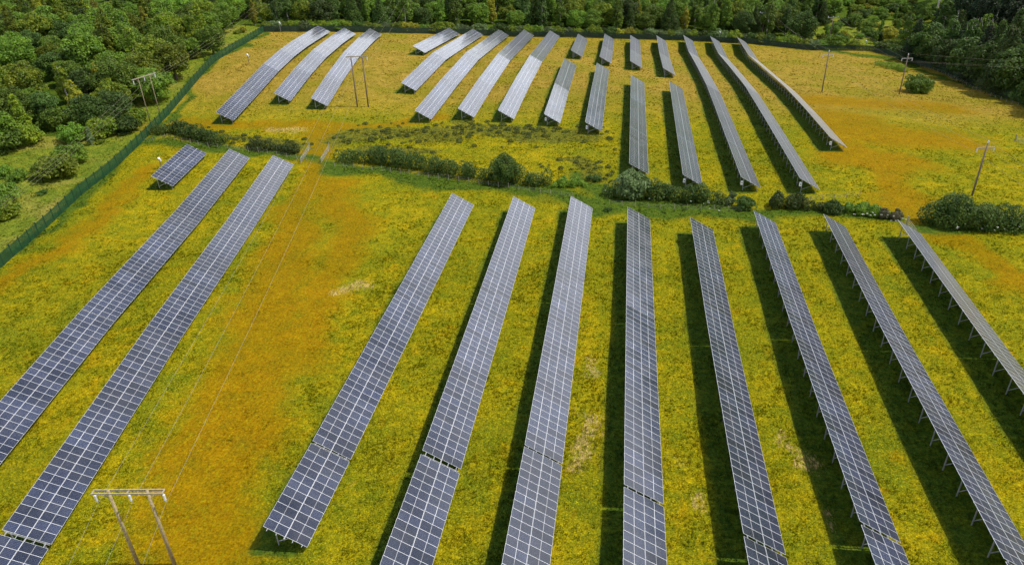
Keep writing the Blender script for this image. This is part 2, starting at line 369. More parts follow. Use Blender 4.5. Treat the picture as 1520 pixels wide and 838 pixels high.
# row: line x = a + az (y - 100), y of each table joint
ROWS = {
 'S': (-78.02, -.0688, [124.0, 140.3]),
 'L1': (-66.27, -.1241, [44, 77.2, 108.8, 138.4]),
 'L2': (-56.18, -.1345, [30, 41.2, 74.0, 105.5, 135.4]),
 'M1': (-23.52, .0345, [42.9, 54.0, 86.5, 117.6]),
 'M2': (-12.93, .0252, [28, 53.2, 86.2, 116.6]),
 'M3': (-3.51, .0232, [28, 54.8, 87.1, 117.1]),
 'M4': (5.71, .0211, [28, 49.9, 82.4, 112.9]),
 'M5': (15.14, .0198, [28, 44.7, 77.8, 109.1]),
 'M6': (24.82, .0245, [28, 46.7, 79.6, 112.1]),
 'M7': (34.85, .0315, [28, 43.5, 77.5, 111.0]),
 'M8': (45.09, .0319, [44, 76.5, 109.3]),
 'U1': (-78.58, -.0829, [159.7, 178, 195.4, 210.4, 224, 252.3]),
 'U2': (-69.12, -.0889, [174.1, 194.4, 212.1, 233.2, 252.1]),
 'U3': (-58.13, -.1095, [172.0, 191.0, 213.6, 235.7, 255.8]),
 'U4': (-59.94, .0396, [228.7, 276.1]),
 'U5': (-51.39, .0341, [187.5, 221.6, 280.4]),
 'U6': (-41.76, .0265, [165.5, 194.2, 225.3, 286.0]),
 'U7': (-32.26, .0215, [168.1, 195.1, 227.8, 290.4]),
 'U8': (-23.3, .0229, [167.8, 195.5, 229.5, 258.8, 292.5]),
 'U9': (-12.46, .0177, [165.9, 194.3, 228.0]),
 'U10': (-3.43, .0214, [160.6, 190.8, 224.2]),
 'U11': (5.78, .025, [134, 158, 183, 208.3]),
 'U12': (14.83, .0316, [128.3, 153, 178, 202.6]),
 'U13': (24.72, .0258, [127.7, 150, 175, 200.7, 234, 268.9, 301.8]),
 'U14': (34.43, .0267, [127.5, 148, 169.2, 201.8, 235, 270, 303.2]),
 'U15': (45.31, .0221, [153.9, 180, 206, 237, 271, 304.5]),
 'T1': (-10.94, .0122, [246.1, 291.5]),
 'T2': (-2.74, .0189, [237.1, 266, 294.9]),
 'T3': (5.7, .0237, [232.6, 262, 295.7]),
 'T4': (14.34, .0281, [223.4, 260, 298.2]),
}

# ------------------------------------------------------------------ ground sheet
def axis(a, b, step, far):
    core = list(np.arange(a, b+.01, step)); lo = []; d = step; x = a
    while x > -far: d *= 1.25; x -= d; lo.append(x)
    hi = []; d = step; x = b
    while x < far: d *= 1.25; x += d; hi.append(x)
    return np.array(lo[::-1]+core+hi)
X = axis(-215, 190, .75, 2500); Y = axis(20, 400, .75, 2500)
GX, GY = np.meshgrid(X, Y); GZ = ground(GX, GY)

def polymask(xs, ys, pts, rad, soft):
    """1 near the polyline, falling to 0 at rad+soft"""
    d = np.full(xs.shape, 1e9)
    for (x0, y0), (x1, y1) in zip(pts[:-1], pts[1:]):
        vx, vy = x1-x0, y1-y0; L = vx*vx+vy*vy+1e-9
        t = np.clip(((xs-x0)*vx+(ys-y0)*vy)/L, 0, 1)
        d = np.minimum(d, np.hypot(xs-x0-t*vx, ys-y0-t*vy))
    return np.clip(1-(d-rad)/soft, 0, 1)
def W2(*px): return [tuple(at(a, b)[:2]) for a, b in px]
FENCE_PX = [(-60, 446), (2.6, 396), (75, 332.6), (121, 289), (171, 249.7), (223.7, 198.4), (250, 171), (315.8, 94.7), (363, 65.8), (392, 48)]
FENCE_L = W2(*FENCE_PX)
FENCE_B = W2((392, 48), (480, 47.5), (560, 49), (700, 52), (860, 56), (1010, 60.5), (1120, 66), (1200, 75), (1290, 76))
FENCE_R = W2((1290, 76), (1340, 89), (1380, 101), (1440, 126), (1520, 154), (1600, 185))
TRACKS = [(W2((470, 228), (458, 290), (430, 350), (405, 420)), 1.8, 3.5), (W2((415, 400), (390, 480), (350, 560), (330, 640), (300, 740), (270, 838), (250, 900)), 3.2, 5.5), (W2((500, 270), (520, 330), (490, 420), (440, 520)), 1.5, 4), (W2((468, 250), (440, 310), (395, 400), (340, 500), (270, 620), (215, 720)), .25, .7), (W2((480, 252), (455, 312), (414, 402), (362, 502), (296, 622), (245, 722)), .25, .7),
          (W2((225, 183), (300, 185), (450, 188), (530, 190), (600, 183), (650, 174)), 1.8, 3), (W2((470, 235), (478, 190)), 2, 3),
          (W2((-40, 470), (0, 435), (60, 390), (120, 340), (180, 285), (225, 245)), 0.6, 3.2),
          (W2((1215, 150), (1300, 152), (1400, 160)), 4, 7), (W2((1245, 205), (1300, 235), (1345, 310), (1385, 345), (1450, 385), (1540, 430)), 1.6, 2.2), (W2((1215, 165), (1260, 215), (1310, 265), (1345, 315)), .8, 1.6),
          (W2((1250, 175), (1300, 200), (1400, 205)), 6, 7), (W2((1270, 230), (1330, 240)), 5, 6), (W2((1340, 290), (1350, 320)), 2, 4)]
GREENS = [(W2((490, 246), (633, 263), (777, 283), (900, 300), (989, 310), (1100, 312)), 1.5, 3), (W2((230, 205), (470, 240)), .5, 2.5), (W2((1100, 312), (1330, 325)), 1.5, 3),
          (W2((1370, 338), (1530, 344)), .8, 2), (W2((860, 262), (905, 285), (880, 305)), 1.5, 3), (FENCE_L, .3, 1.8), (W2((1225, 76), (1345, 90), (1440, 128), (1530, 158)), .6, 3)]
TANS = [(W2((400, 70), (560, 75), (860, 90), (1100, 110), (1230, 110), (1300, 120)), 45, 30), (W2((900, 330), (890, 450), (880, 560)), 2.0, 3)]
STRAWS = [(W2((885, 610), (880, 660), (865, 690)), .7, 1.6), (W2((1000, 765), (997, 745)), .4, .9), (W2((400, 195), (440, 198)), 1.2, 2.5), (W2((880, 540), (885, 520)), .4, 1.5),
          (W2((520, 425), (560, 420)), .5, 2), (W2((1165, 640), (1175, 670), (1200, 700)), .3, 1.0), (W2((1190, 745), (1200, 770)), .2, .8)]
SCRUBS = [(W2((500, 205), (560, 200), (640, 198), (720, 196), (800, 200), (880, 202)), 1.6, 5), (W2((540, 222), (620, 225)), 1, 4), (W2((860, 240), (900, 262)), 1, 4), (W2((690, 185), (800, 192)), .8, 3),
          (W2((240, 190), (330, 205), (450, 220)), .6, 2.5)]
LWE = sorted(W2((60, 208), (170, 195), (238, 132), (270, 99), (325, 70), (335, 47)), key=lambda p: p[1])
def inside_field(xs, ys):
    fx = np.interp(ys, [p[1] for p in FENCE_L], [p[0] for p in FENCE_L])
    return xs > fx
def masks(xs, ys):
    m = np.zeros(xs.shape+(4,)); n = np.zeros(xs.shape+(4,)); m[..., 3] = n[..., 3] = 1
    wx = xs+(fbm(xs*.12, ys*.12)-.5)*9; wy = ys+(fbm(xs*.12+50, ys*.12)-.5)*9
    for a, k, arr in ((TRACKS, 0, m), (GREENS, 1, m), (TANS, 2, m), (STRAWS, 0, n), (SCRUBS, 1, n)):
        for p, r, s in a: arr[..., k] = np.maximum(arr[..., k], polymask(wx, wy, p, r, s))
    m[..., 2] *= np.clip((ys-150)/30, 0, 1)*.9
    # lusher green grass, painted across the tables' shadow strip to colour the shade
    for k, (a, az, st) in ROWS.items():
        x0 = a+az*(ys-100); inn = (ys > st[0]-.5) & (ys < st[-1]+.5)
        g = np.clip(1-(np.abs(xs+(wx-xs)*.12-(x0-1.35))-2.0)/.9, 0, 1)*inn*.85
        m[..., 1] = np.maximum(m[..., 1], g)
    out_l = np.clip((np.interp(ys, [p[1] for p in FENCE_L], [p[0] for p in FENCE_L])-xs)/1.5, 0, 1)
    fb = np.interp(xs, [p[0] for p in FENCE_B], [p[1] for p in FENCE_B]); fr = np.interp(-ys, [-p[1] for p in FENCE_R], [p[0] for p in FENCE_R])
    back = np.clip((ys-fb)/3, 0, 1)*(xs > -125); right = np.clip((xs-fr-1)/3, 0, 1)*(xs > 95)
    n[..., 2] = np.maximum(out_l, np.maximum(back, right))
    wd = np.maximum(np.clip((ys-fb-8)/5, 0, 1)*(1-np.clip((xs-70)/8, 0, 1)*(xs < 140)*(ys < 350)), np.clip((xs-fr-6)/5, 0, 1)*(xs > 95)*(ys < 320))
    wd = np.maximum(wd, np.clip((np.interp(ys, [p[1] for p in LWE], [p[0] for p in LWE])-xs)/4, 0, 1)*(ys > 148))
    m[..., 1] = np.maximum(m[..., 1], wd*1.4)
    return m, n
core = (GX > -216) & (GX < 191) & (GY > 19) & (GY < 401)
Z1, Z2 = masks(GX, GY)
GZ = GZ + core*((fbm(GX*.35, GY*.35, 3)-.5)*.16 + (fbm(GX*1.1, GY*1.1, 2)-.5)*.10)
r_, c_ = GX.shape
idx = np.arange(r_*c_).reshape(r_, c_)
F = np.stack([idx[:-1, :-1], idx[:-1, 1:], idx[1:, 1:], idx[1:, :-1]], -1).reshape(-1, 4)
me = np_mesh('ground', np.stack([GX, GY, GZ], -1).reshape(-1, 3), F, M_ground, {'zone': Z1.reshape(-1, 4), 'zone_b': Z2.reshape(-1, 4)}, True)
tag(link('ground', me), kind='structure')

# meadow grass: nobody could count it
def blades(n, xs, ys, hmin, hmax, wd, rng):
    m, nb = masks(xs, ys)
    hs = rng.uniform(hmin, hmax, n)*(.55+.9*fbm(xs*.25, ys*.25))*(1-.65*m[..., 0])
    z = ground(xs, ys)-.05; K = 4
    V = []; 
    for k in range(K):
        a = rng.uniform(0, 2*np.pi, n); lean = rng.uniform(.1, .75, n)*hs
        bx = xs+rng.uniform(-.16, .16, n); by = ys+rng.uniform(-.16, .16, n)
        dx, dy = np.cos(a), np.sin(a); w_ = wd*rng.uniform(.6, 1.3, n)
        p0 = np.stack([bx-dy*w_, by+dx*w_, z], -1); p1 = np.stack([bx+dy*w_, by-dx*w_, z], -1)
        p2 = np.stack([bx+dx*lean, by+dy*lean, z+hs*rng.uniform(.7, 1, n)], -1)
        V.append(np.stack([p0, p1, p2], 1))
    V = np.stack(V, 1).reshape(-1, 3); F = np.arange(len(V)).reshape(-1, 3)
    rep = lambda q: np.repeat(q, 3*K, axis=0)
    return V, F, rep(m), rep(nb)
def visible(xs, ys, mg=60):
    z = ground(xs, ys)-H; d = xs*FWD[0]+ys*FWD[1]+z*FWD[2]
    u = 760+_f*(xs*CR[0]+ys*CR[1]+z*CR[2])/d; v = 419-_f*(xs*CU[0]+ys*CU[1]+z*CU[2])/d
    return (d > 0) & (u > -mg) & (u < 1520+mg) & (v > -mg) & (v < 838+mg)
rng = np.random.default_rng(3); VV = []; FF = []; A1 = []; A2 = []; off = 0
for (y0, y1, dens, h0, h1, wd) in ((30, 62, 14, .10, .30, .05), (62, 100, 8, .10, .30, .07), (100, 160, 4, .10, .28, .10), (160, 230, 1.6, .10, .26, .13), (230, 330, .6, .12, .28, .2)):
    n = int((y1-y0)*340*dens); xs = rng.uniform(-190, 150, n); ys = rng.uniform(y0, y1, n)
    k = visible(xs, ys); xs, ys = xs[k], ys[k]
    V, Fq, a, b_ = blades(len(xs), xs, ys, h0, h1, wd, rng)
    VV.append(V); FF.append(Fq+off); A1.append(a); A2.append(b_); off += len(V)
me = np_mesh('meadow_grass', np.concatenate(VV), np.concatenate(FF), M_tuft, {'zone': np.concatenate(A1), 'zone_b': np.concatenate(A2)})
tag(link('meadow_grass', me), 'rough yellow green meadow grass covering the solar field', 'grass', kind='stuff')
print('tufts', off//12)

# ------------------------------------------------------------------ solar rows
WID = 4.1; LOWE = .8
CT, ST = math.cos(TILT), math.sin(TILT)
def module_geo(mb, M, glass, frame):
    """one module: local x along the row (-.5..+.5 wide), y across the slope (-1..1), z normal"""
    hx, hy, t, fr = .4955, 1.016, .02, .014
    q = lambda x, y, z: M @ Vector((x, y, z))
    o = [q(-hx, -hy, t), q(hx, -hy, t), q(hx, hy, t), q(-hx, hy, t)]; i = [q(-hx+fr, -hy+fr, t), q(hx-fr, -hy+fr, t), q(hx-fr, hy-fr, t), q(-hx+fr, hy-fr, t)]
    u = [q(-hx, -hy, -t), q(hx, -hy, -t), q(hx, hy, -t), q(-hx, hy, -t)]
    g = [p-(M.to_3x3() @ Vector((0, 0, .004))) for p in i]
    mb.add(o+i, [(0, 1, 5, 4), (1, 2, 6, 5), (2, 3, 7, 6), (3, 0, 4, 7)], frame)
    mb.add(o+u, [(4, 5, 1, 0), (5, 6, 2, 1), (6, 7, 3, 2), (7, 4, 0, 3)], frame)
    mb.add(u, [(3, 2, 1, 0)], frame)
    mb.add(g, [(0, 1, 2, 3)], glass, [[(0, 0), (1, 0), (1, 1), (0, 1)]])
mbm = MB(); module_geo(mbm, Matrix.Identity(4), M_pv, M_alu)
ME_MODULE = mbm.mesh('solar_panel')
# trestle: local x across the row (+x low side), z up, origin on the ground under the table's middle
def under(x): return LOWE + (CT*WID/2 - x)*ST/CT - .17
mb = MB()
xa, xb = -1.15, 1.25
mb.beam((xa, 0, -.4), (xa, 0, under(xa)), .10, .07, M_galv, (0, 1, 0))
mb.beam((xb, 0, -.4), (xb, 0, under(xb)), .10, .07, M_galv, (0, 1, 0))
mb.beam((-1.66, .05, under(-1.66)), (1.62, .05, under(1.62)), .05, .09, M_galv)
mb.beam((xa, -.05, .5), (.55, -.05, under(.55)-.05), .05, .06, M_galv)
ME_TRESTLE = mb.mesh('support_trestle')
mb = MB()
mb.box((0, 0, 0), (.36, .26, .62), M_inv); mb.box((0, 0, .33), (.30, .22, .05), M_inv); mb.box((0, 0, -.40), (.32, .22, .16), M_invd); mb.box((0, -.14, .05), (.2, .02, .2), M_invd)
ME_INV = mb.mesh('inverter_box')

LAB = {
 'S': 'short solar panel block standing alone beside the green fence',
 'L1': 'long solar row nearest the green fence in the near field',
 'L2': 'long bluish solar row just left of the brown track and the near power pole',
 'M1': 'solar row ending in view at the bottom with its near end over a dark shadow',
 'M2': 'solar row with the widest gap between its tables near the bottom',
 'M3': 'solar row third from left of the eight-row block, straw patches on its right',
 'M4': 'solar row running straight up the picture between straw grass and a shaded strip',
 'M5': 'near solar row fifth from left of the eight-row block, leaning slightly left',
 'M6': 'near solar row sixth from left, its lowest table joint near the bottom edge',
 'M7': 'near solar row second from the right, support legs showing along its left edge',
 'M8': 'narrow near solar row at the far right edge beside the dirt track',
 'U1': 'curved solar row in the upper field nearest the green fence, longest of three',
 'U2': 'middle one of the three curved solar rows at the upper left',
 'U3': 'curved solar row at upper left just behind the slim H-shaped power pole',
 'U4': 'short pale solar row by the back hedge, leftmost of the centre group',
 'U5': 'bent upper solar row next to the short pale one, near end set back',
 'U6': 'bent upper solar row whose near end stands leftmost above the dark rushes',
 'U7': 'bent upper solar row, second of the three reaching the dark rushes together',
 'U8': 'bent upper solar row with several joints, rightmost of the bent group',
 'U9': 'upper solar row with a dark joint across its middle, in front of the smallest row',
 'U10': 'short upper solar row below the second small top row, dark joint near its top',
 'U11': 'upright upper solar row whose near end is hidden by the flowering bush',
 'U12': 'upper solar row right of the flowering bush, white box at its near end',
 'U13': 'long upper solar row reaching the back hedge, leftmost of the three longest',
 'U14': 'long upper solar row in the middle of the three longest, ending above the hedgerow',
 'U15': 'rightmost long upper solar row, seen nearly edge on beside the orange grass',
 'T1': 'smallest solar row at the top of the field by the back hedge',
 'T2': 'second small solar row from the left at the top of the field',
 'T3': 'third small top solar row, directly behind the upright row',
 'T4': 'rightmost of the four small solar rows at the top of the field',
}
GAP = {('M1', 54.0): .34, ('M2', 53.2): .62, ('M3', 54.8): .26, ('M4', 49.9): .34, ('M5', 44.7): .34, ('M6', 46.7): .42, ('M7', 43.5): .3, ('L2', 41.2): .5}
def rp_(a, az, y):
    x = a+az*(y-100); return Vector((x, y, gz(x, y)))
def solar_row(key, a, az, st):
    near = key[0] in 'SLM'
    root = empty('solar_panel_row', rp_(a, az, (st[0]+st[-1])/2)); R0 = root.location.copy()
    tag(root, LAB[key], 'solar panels', 'rows of solar panels in the %s field' % ('near' if near else 'upper'))
    C = Vector((CT, -az*CT, -ST)).normalized()
    mid = lambda P: P+Vector((0, 0, LOWE+WID*ST/2))
    mods = []; rails = [[] for _ in range(5)]
    for y0, y1 in zip(st[:-1], st[1:]):
        g0 = GAP.get((key, y0), .10)/2; g1 = GAP.get((key, y1), .10)/2
        P0, P1 = mid(rp_(a, az, y0)), mid(rp_(a, az, y1))
        A = (P1-P0); L = A.length; A.normalize()
        if y0 != st[0]: P0 = P0+A*g0; L -= g0
        if y1 != st[-1]: L -= g1
        n = max(1, round(L/1.035)); pit = L/n
        Nn = C.cross(A).normalized(); Nn = Nn if Nn.z > 0 else -Nn
        sec = []
        for k in range(n):
            for s in (-1, 1):
                c = P0+A*(pit*(k+.5))+C*(s*1.035)
                # local x -> A, y -> -C , z -> N
                M = Matrix.Translation(c-R0) @ Matrix((( A.x*pit, -C.x, Nn.x, 0), (A.y*pit, -C.y, Nn.y, 0), (A.z*pit, -C.z, Nn.z, 0), (0, 0, 0, 1)))
                sec.append((y0+(k+.5)/n*(y1-y0), M))
        for q, off_ in enumerate((-1.62, -.75, 0, .75, 1.62)):  # middle rail is added to block light leaking through the centre gap
            e0 = .22 if y0 == st[0] else g0*.98; e1 = .22 if y1 == st[-1] else g1*.98
            mbs = P0-A*e0+C*off_-Nn*.06-R0; mbe = P0+A*(L+e1)+C*off_-Nn*.06-R0
            rails[q].append((mbs, mbe))
        if near: mods += sec
        else:
            m_ = MB()
            for _, M in sec: module_geo(m_, M, M_pv, M_alu)
            m_.obj('panel_section', None, root)
    if near:
        # the hundred modules that show largest are objects of their own
        vis = lambda t: 0 if toimg(*(t[1].translation+R0))[1] < 845 and -10 < toimg(*(t[1].translation+R0))[0] < 1530 else 1
        mods.sort(key=lambda t: (vis(t), t[0]))
        for _, M in mods[:100]:
            o = bpy.data.objects.new('solar_panel', ME_MODULE); COL.objects.link(o); o.parent = root; o.matrix_local = M
        if len(mods) > 100:
            m_ = MB()
            for _, M in mods[100:]: module_geo(m_, M, M_pv, M_alu)
            o = m_.obj('solar_panel', None, root); tag(o, kind='stuff')
    for q in range(5):
        m_ = MB()
        for p, e in rails[q]: m_.beam(p, e, .11 if q == 2 else .06, .06, M_galv, (C.cross(Vector((0, 1, 0)))))
        m_.obj('mounting_rail', None, root)
    L = st[-1]-st[0]; n = max(2, round((L-1.2)/3.55)+1); rz = math.atan2(-az, 1)
    for k in range(n):
        y = st[0]+.6+(L-1.2)*k/(n-1)
        # a table is straight between its ends: follow its line, not the ground
        for y0, y1 in zip(st[:-1], st[1:]):
            if y0 <= y <= y1: t = (y-y0)/(y1-y0); z = gz(*rp_(a, az, y0)[:2])*(1-t)+gz(*rp_(a, az, y1)[:2])*t; break
        o = bpy.data.objects.new('support_trestle', ME_TRESTLE); COL.objects.link(o); o.parent = root
        x = a+az*(y-100); o.location = Vector((x, y, z))-R0; o.rotation_euler = (0, 0, rz)
    if key in ('U9', 'U10', 'U12', 'U13', 'U14', 'U15'):
        y = st[0]+.35; p = rp_(a, az, y)
        o = bpy.data.objects.new('inverter_box', ME_INV); COL.objects.link(o); o.parent = root
        o.location = p+Vector((-1.45, 0, 1.55))-R0
for k, (a, az, st) in ROWS.items(): solar_row(k, a, az, st)

# ------------------------------------------------------------------ power poles and wires
def h_pole(b0, b1, h, arm_over, matw, label, th=1., name='power_pole'):
    b0, b1 = Vector(b0), Vector(b1); root = empty(name, (b0+b1)/2); R0 = root.location.copy()
    tag(root, label, 'power pole', 'power poles across the field')
    top = (b0.z+b1.z)/2+h
    for p in (b0, b1):
        m_ = MB(); m_.tube([Vector((p.x, p.y, p.z-.5))-R0, Vector((p.x, p.y, (p.z+top)/2))-R0, Vector((p.x, p.y, top))-R0], [.17*th, .145*th, .12*th], 12, matw); m_.obj('pole', None, root, True)
    d = (b1-b0); d.z = 0; d.normalize(); nrm = Vector((-d.y, d.x, 0)); c = Vector(((b0.x+b1.x)/2, (b0.y+b1.y)/2, top-.18)); hw = (b1-b0).length/2+arm_over
    m_ = MB()
    for s in (-1, 1): m_.beam(c-d*hw+nrm*.2*s-R0, c+d*hw+nrm*.2*s-R0, .08*th, .14*th, M_arm)
    for s in (-1, 0, 1): m_.box(c+d*(hw-.04)*s-R0, (.10, .5, .07), M_arm)
    m_.obj('crossarm', None, root)
    for s, p in ((-1, b0), (1, b1)):
        m_ = MB(); q = Vector((p.x, p.y, top-1.0)); m_.beam(q-R0, q+d*(s*.85)+Vector((0, 0, .78))-R0, .05, .05, M_arm); m_.obj('brace', None, root)
    pts = []
    for s in (-1, 0, 1):
        q = c+d*(hw-.1)*s-Vector((0, 0, .1))
        m_ = MB(); m_.tube([q-R0, q-Vector((0, 0, .22))-R0], .03, 6, M_ins)
        prof = []; rad = []
        for k in range(9): prof.append(q-Vector((0, 0, .2+.085*k))-R0); rad.append(.075 if k % 2 == 0 else .12)
        m_.tube(prof, rad, 10, M_ins); m_.tube([q-Vector((0, 0, .86))-R0, q-Vector((0, 0, 1.1))-R0], [.05, .03], 6, M_ins)
        m_.obj('insulator', None, root, True); pts.append(q-Vector((0, 0, 1.1)))
    return pts
def single_pole(b0, h, ang, matw, label, hang=True, arm=1.45):
    b0 = Vector(b0); root = empty('power_pole', b0); tag(root, label, 'power pole', 'power poles across the field')
    m_ = MB(); m_.tube([(0, 0, -.5), (0, 0, h*.5), (0, 0, h)], [.17, .15, .12], 12, matw); m_.obj('pole', None, root, True)
    d = Vector((math.cos(ang), math.sin(ang), 0)); m_ = MB(); z = h-(.9 if hang else .3); m_.beam(d*-arm+Vector((0, .17, z)), d*arm+Vector((0, .17, z)), .12, .17, M_galv); m_.obj('crossarm', None, root)
    pts = []
    for s in (-1, 0, 1):
        m_ = MB()
        if s == 0 or not hang:
            q = Vector((0, 0, h)) if (s == 0 and hang) else d*(arm-.1)*s+Vector((0, .17, z+.07))
            m_.tube([q-Vector((0, 0, .05)), q+Vector((0, 0, .15)), q+Vector((0, 0, .3)), q+Vector((0, 0, .48))], [.06, .13, .11, .06], 8, M_ins); e = q+Vector((0, 0, .48))
        else:
            q = d*(arm-.08)*s+Vector((0, .17, z-.07))
            m_.tube([q-Vector((0, 0, .11*k)) for k in range(7)], [.05, .1, .06, .1, .06, .1, .04], 8, M_ins); e = q-Vector((0, 0, .66))
        m_.obj('insulator', None, root, True); pts.append(b0+e)
    return pts
P3 = lambda x, y: Vector((x, y, gz(x, y)))
h1 = h_pole(P3(-37.9, 40.5), P3(-34.8, 40.8), 8.9, 1.3, M_wood, 'pale wooden H-shaped power pole at bottom left with three hanging insulators')
h2 = h_pole(P3(-58.0, 175.0), P3(-55.5, 175.5), 12.1, 1.2, M_dwood, 'slim dark H-shaped power pole standing between the curved rows and centre rows')
h3 = h_pole(P3(-100.2, 157.7), P3(-99.0, 160.3), 10.5, 1.4, M_mwood, 'slim wooden H-shaped power pole at the bend of the green fence beside the wood', .62)
q1, q2 = at(592, 44), at(604, 45)
h4 = h_pole(q1+Vector((0, 8, 0)), q2+Vector((0, 8, 0)), 13.5, 1.3, M_dwood, 'dark H-shaped power pole among the trees behind the back hedge')
q1, q2 = at(404, 38), at(415, 38)
h5 = h_pole(q1+Vector((0, 6, 0)), q2+Vector((0, 6, 0)), 11, 1.3, M_dwood, 'dark H-shaped power pole behind the fence corner at the top left')
s1 = single_pole(P3(58.7, 217.8), 10.8, .1, M_dwood, 'single wooden power pole right of the long rows with its foot in tan grass')
s2 = single_pole(P3(80.3, 221.6), 10.7, .1, M_dwood, 'single wooden power pole beside the round green bush')
s3 = single_pole(P3(62.2, 128.7), 9.4, .1, M_dwood, 'single wooden power pole rising behind the big dark hedge on the right')
q = at(1232, 71); s4 = single_pole(q+Vector((0, 3, 0)), 10.5, .1, M_dwood, 'far power pole with white upright insulators near the shrubby clearing', False, 1.9)
q = at(1133, 60); s5 = single_pole(q+Vector((0, 4, 0)), 9.5, .1, M_dwood, 'far power pole with white upright insulators in front of the big round tree', False, 1.9)
def wire(p, q, sag, label, group):
    p, q = Vector(p), Vector(q); n = 28
    base = (p+q)/2; pts = [p.lerp(q, t/n)-Vector((0, 0, 4*sag*(t/n)*(1-t/n)))-p for t in range(n+1)]
    m_ = MB(); m_.tube(pts, .011, 5, M_wire); o = m_.obj('power_line', None, None, True); o.location = p; tag(o, label, 'wire', group)
names = ['left', 'middle', 'right']
far = [Vector((-17, -70, 8)), Vector((-14.4, -69.6, 8)), Vector((-11.6, -69.2, 8))]
_d = ray(-40, 330); LW_END = Vector((0, 0, H))+Vector(_d)*(48/-_d[2])
for i in range(3):
    wire(h1[i], h2[i], 1.3, names[i]+' wire of three between the bottom left and slim dark H poles', 'overhead wires')
    wire(h1[i], far[i], 1.5, names[i]+' wire of three leaving the bottom left H pole off the bottom edge', 'overhead wires')
    wire(h2[i], h4[i], 1.5, names[i]+' wire of three from the slim dark H pole to the back trees', 'overhead wires')
    wire(h3[i], h5[i], 1.2, names[i]+' wire of three from the fence bend H pole to the top left trees', 'overhead wires')
    wire(h3[i], LW_END+Vector((i*.6, i*2.2, 0)), .6, names[i]+' wire of three from the fence bend H pole to the left edge', 'overhead wires')
    wire(s5[i], s1[i], 1.0, names[i]+' wire of three from the round tree pole to the tan grass pole', 'overhead wires')
    wire(s1[i], s3[i], 1.0, names[i]+' wire of three over the orange grass between two single poles', 'overhead wires')
    wire(s3[i], P3(67, 30)+Vector((i*1.2-1.2, 0, 9)), 1.2, names[i]+' wire of three running from the hedge pole off the right edge', 'overhead wires')
    wire(s4[i], s2[i], 1.0, names[i]+' wire of three from the clearing pole to the round bush pole', 'overhead wires')
    wire(s2[i], P3(150, 190)+Vector((i*1.0, i*1.0, 9)), 1.0, names[i]+' wire of three from the round bush pole towards the dark plantation', 'overhead wires')

# ------------------------------------------------------------------ palisade fences
M_fence_shade = simple('shaded_green_fence_paint', (.004, .022, .008), .7, 0, .3, .8)  # green fence paint with tree shade darkened into it, back and right runs
def palisade(pts, label, paint=M_fence):
    pts = [Vector((x, y, 0)) for x, y in pts]; seg = []
    for p, q in zip(pts[:-1], pts[1:]): seg.append((p, q, (q-p).length))
    tot = sum(s[2] for s in seg)
    def along(t):
        for p, q, l in seg:
            if t <= l or (p, q, l) == seg[-1]: return p.lerp(q, min(1, t/l))
            t -= l
    n = min(99, math.ceil(tot/2.75)); root = empty('palisade_fence', P3(*along(tot/2)[:2])); R0 = root.location.copy(); tag(root, label, 'fence', 'green security fences')
    ps = [P3(*along(tot*k/n)[:2]) for k in range(n+1)]
    for k in range(n+1):
        m_ = MB(); p = ps[k]-R0; m_.beam(p+Vector((0, 0, -.3)), p+Vector((0, 0, 2.25)), .15, .15, M_fpost); m_.obj('fence_post', None, root)
    for k in range(n):
        p, q = ps[k]-R0, ps[k+1]-R0; m_ = MB(); d = (q-p); u = Vector((d.x, d.y, 0)).normalized(); nr = Vector((-u.y, u.x, 0))*.04
        for z in (.35, 1.75): m_.beam(p+Vector((0, 0, z)), q+Vector((0, 0, z)), .04, .05, paint)
        for j in range(19):
            c = p.lerp(q, (j+.5)/19)-nr; h = 2.1
            a0 = c-u*.060; a1 = c+u*.060; t3 = nr*.35
            P = [a0+Vector((0, 0, .05)), c-t3+Vector((0, 0, .05)), a1+Vector((0, 0, .05)), a0+Vector((0, 0, h-.1)), c-t3+Vector((0, 0, h)), a1+Vector((0, 0, h-.1))]
            m_.add(P, [(0, 1, 4, 3), (1, 2, 5, 4)], paint)
        m_.obj('fence_panel', None, root)
# building order: the three runs meet at the field's corners
palisade(FENCE_L, 'long green palisade fence running up the left side of the field')
palisade(FENCE_B, 'shade-darkened green palisade fence along the foot of the back hedge', M_fence_shade)
palisade(FENCE_R, 'shade-darkened green palisade fence along the edge of the plantation at right', M_fence_shade)

# low stock fences of grey stakes and wire
def stock_fence(pts, step, label, hgt=1.0):
    W_ = [Vector((x, y, 0)) for x, y in pts]; tot = sum((b-a).length for a, b in zip(W_[:-1], W_[1:])); n = round(tot/step); rr = random.Random(4)
    def along(t):
        for a, b in zip(W_[:-1], W_[1:]):
            l = (b-a).length
            if t <= l: return a.lerp(b, t/l)
            t -= l
        return W_[-1]
    ps = [P3(*along(tot*k/n)[:2]) for k in range(n+1)]; root = empty('stock_fence', ps[n//2]); R0 = root.location.copy(); tag(root, label, 'fence', 'low stake and wire fences')
    tops = []
    for p in ps:
        h = hgt*rr.uniform(.85, 1.1); l = Vector((rr.uniform(-.08, .08), rr.uniform(-.08, .08), h)); m_ = MB()
        m_.tube([p-R0+Vector((0, 0, -.3)), p-R0+l], [.05, .04], 7, M_post); m_.obj('stake', None, root); tops.append(p-R0+l*.9)
    m_ = MB()
    for f in (.95, .6, .3):
        for a, b, pa, pb in zip(tops[:-1], tops[1:], ps[:-1], ps[1:]): m_.beam((pa-R0).lerp(a, f), (pb-R0).lerp(b, f), .01, .01, M_galv)
    m_.obj('wire_strands', None, root)
stock_fence(W2((497, 247), (560, 253), (633, 263), (700, 271), (777, 283), (850, 293)), 2.0, 'low grey stake fence in front of the long dark hedge')
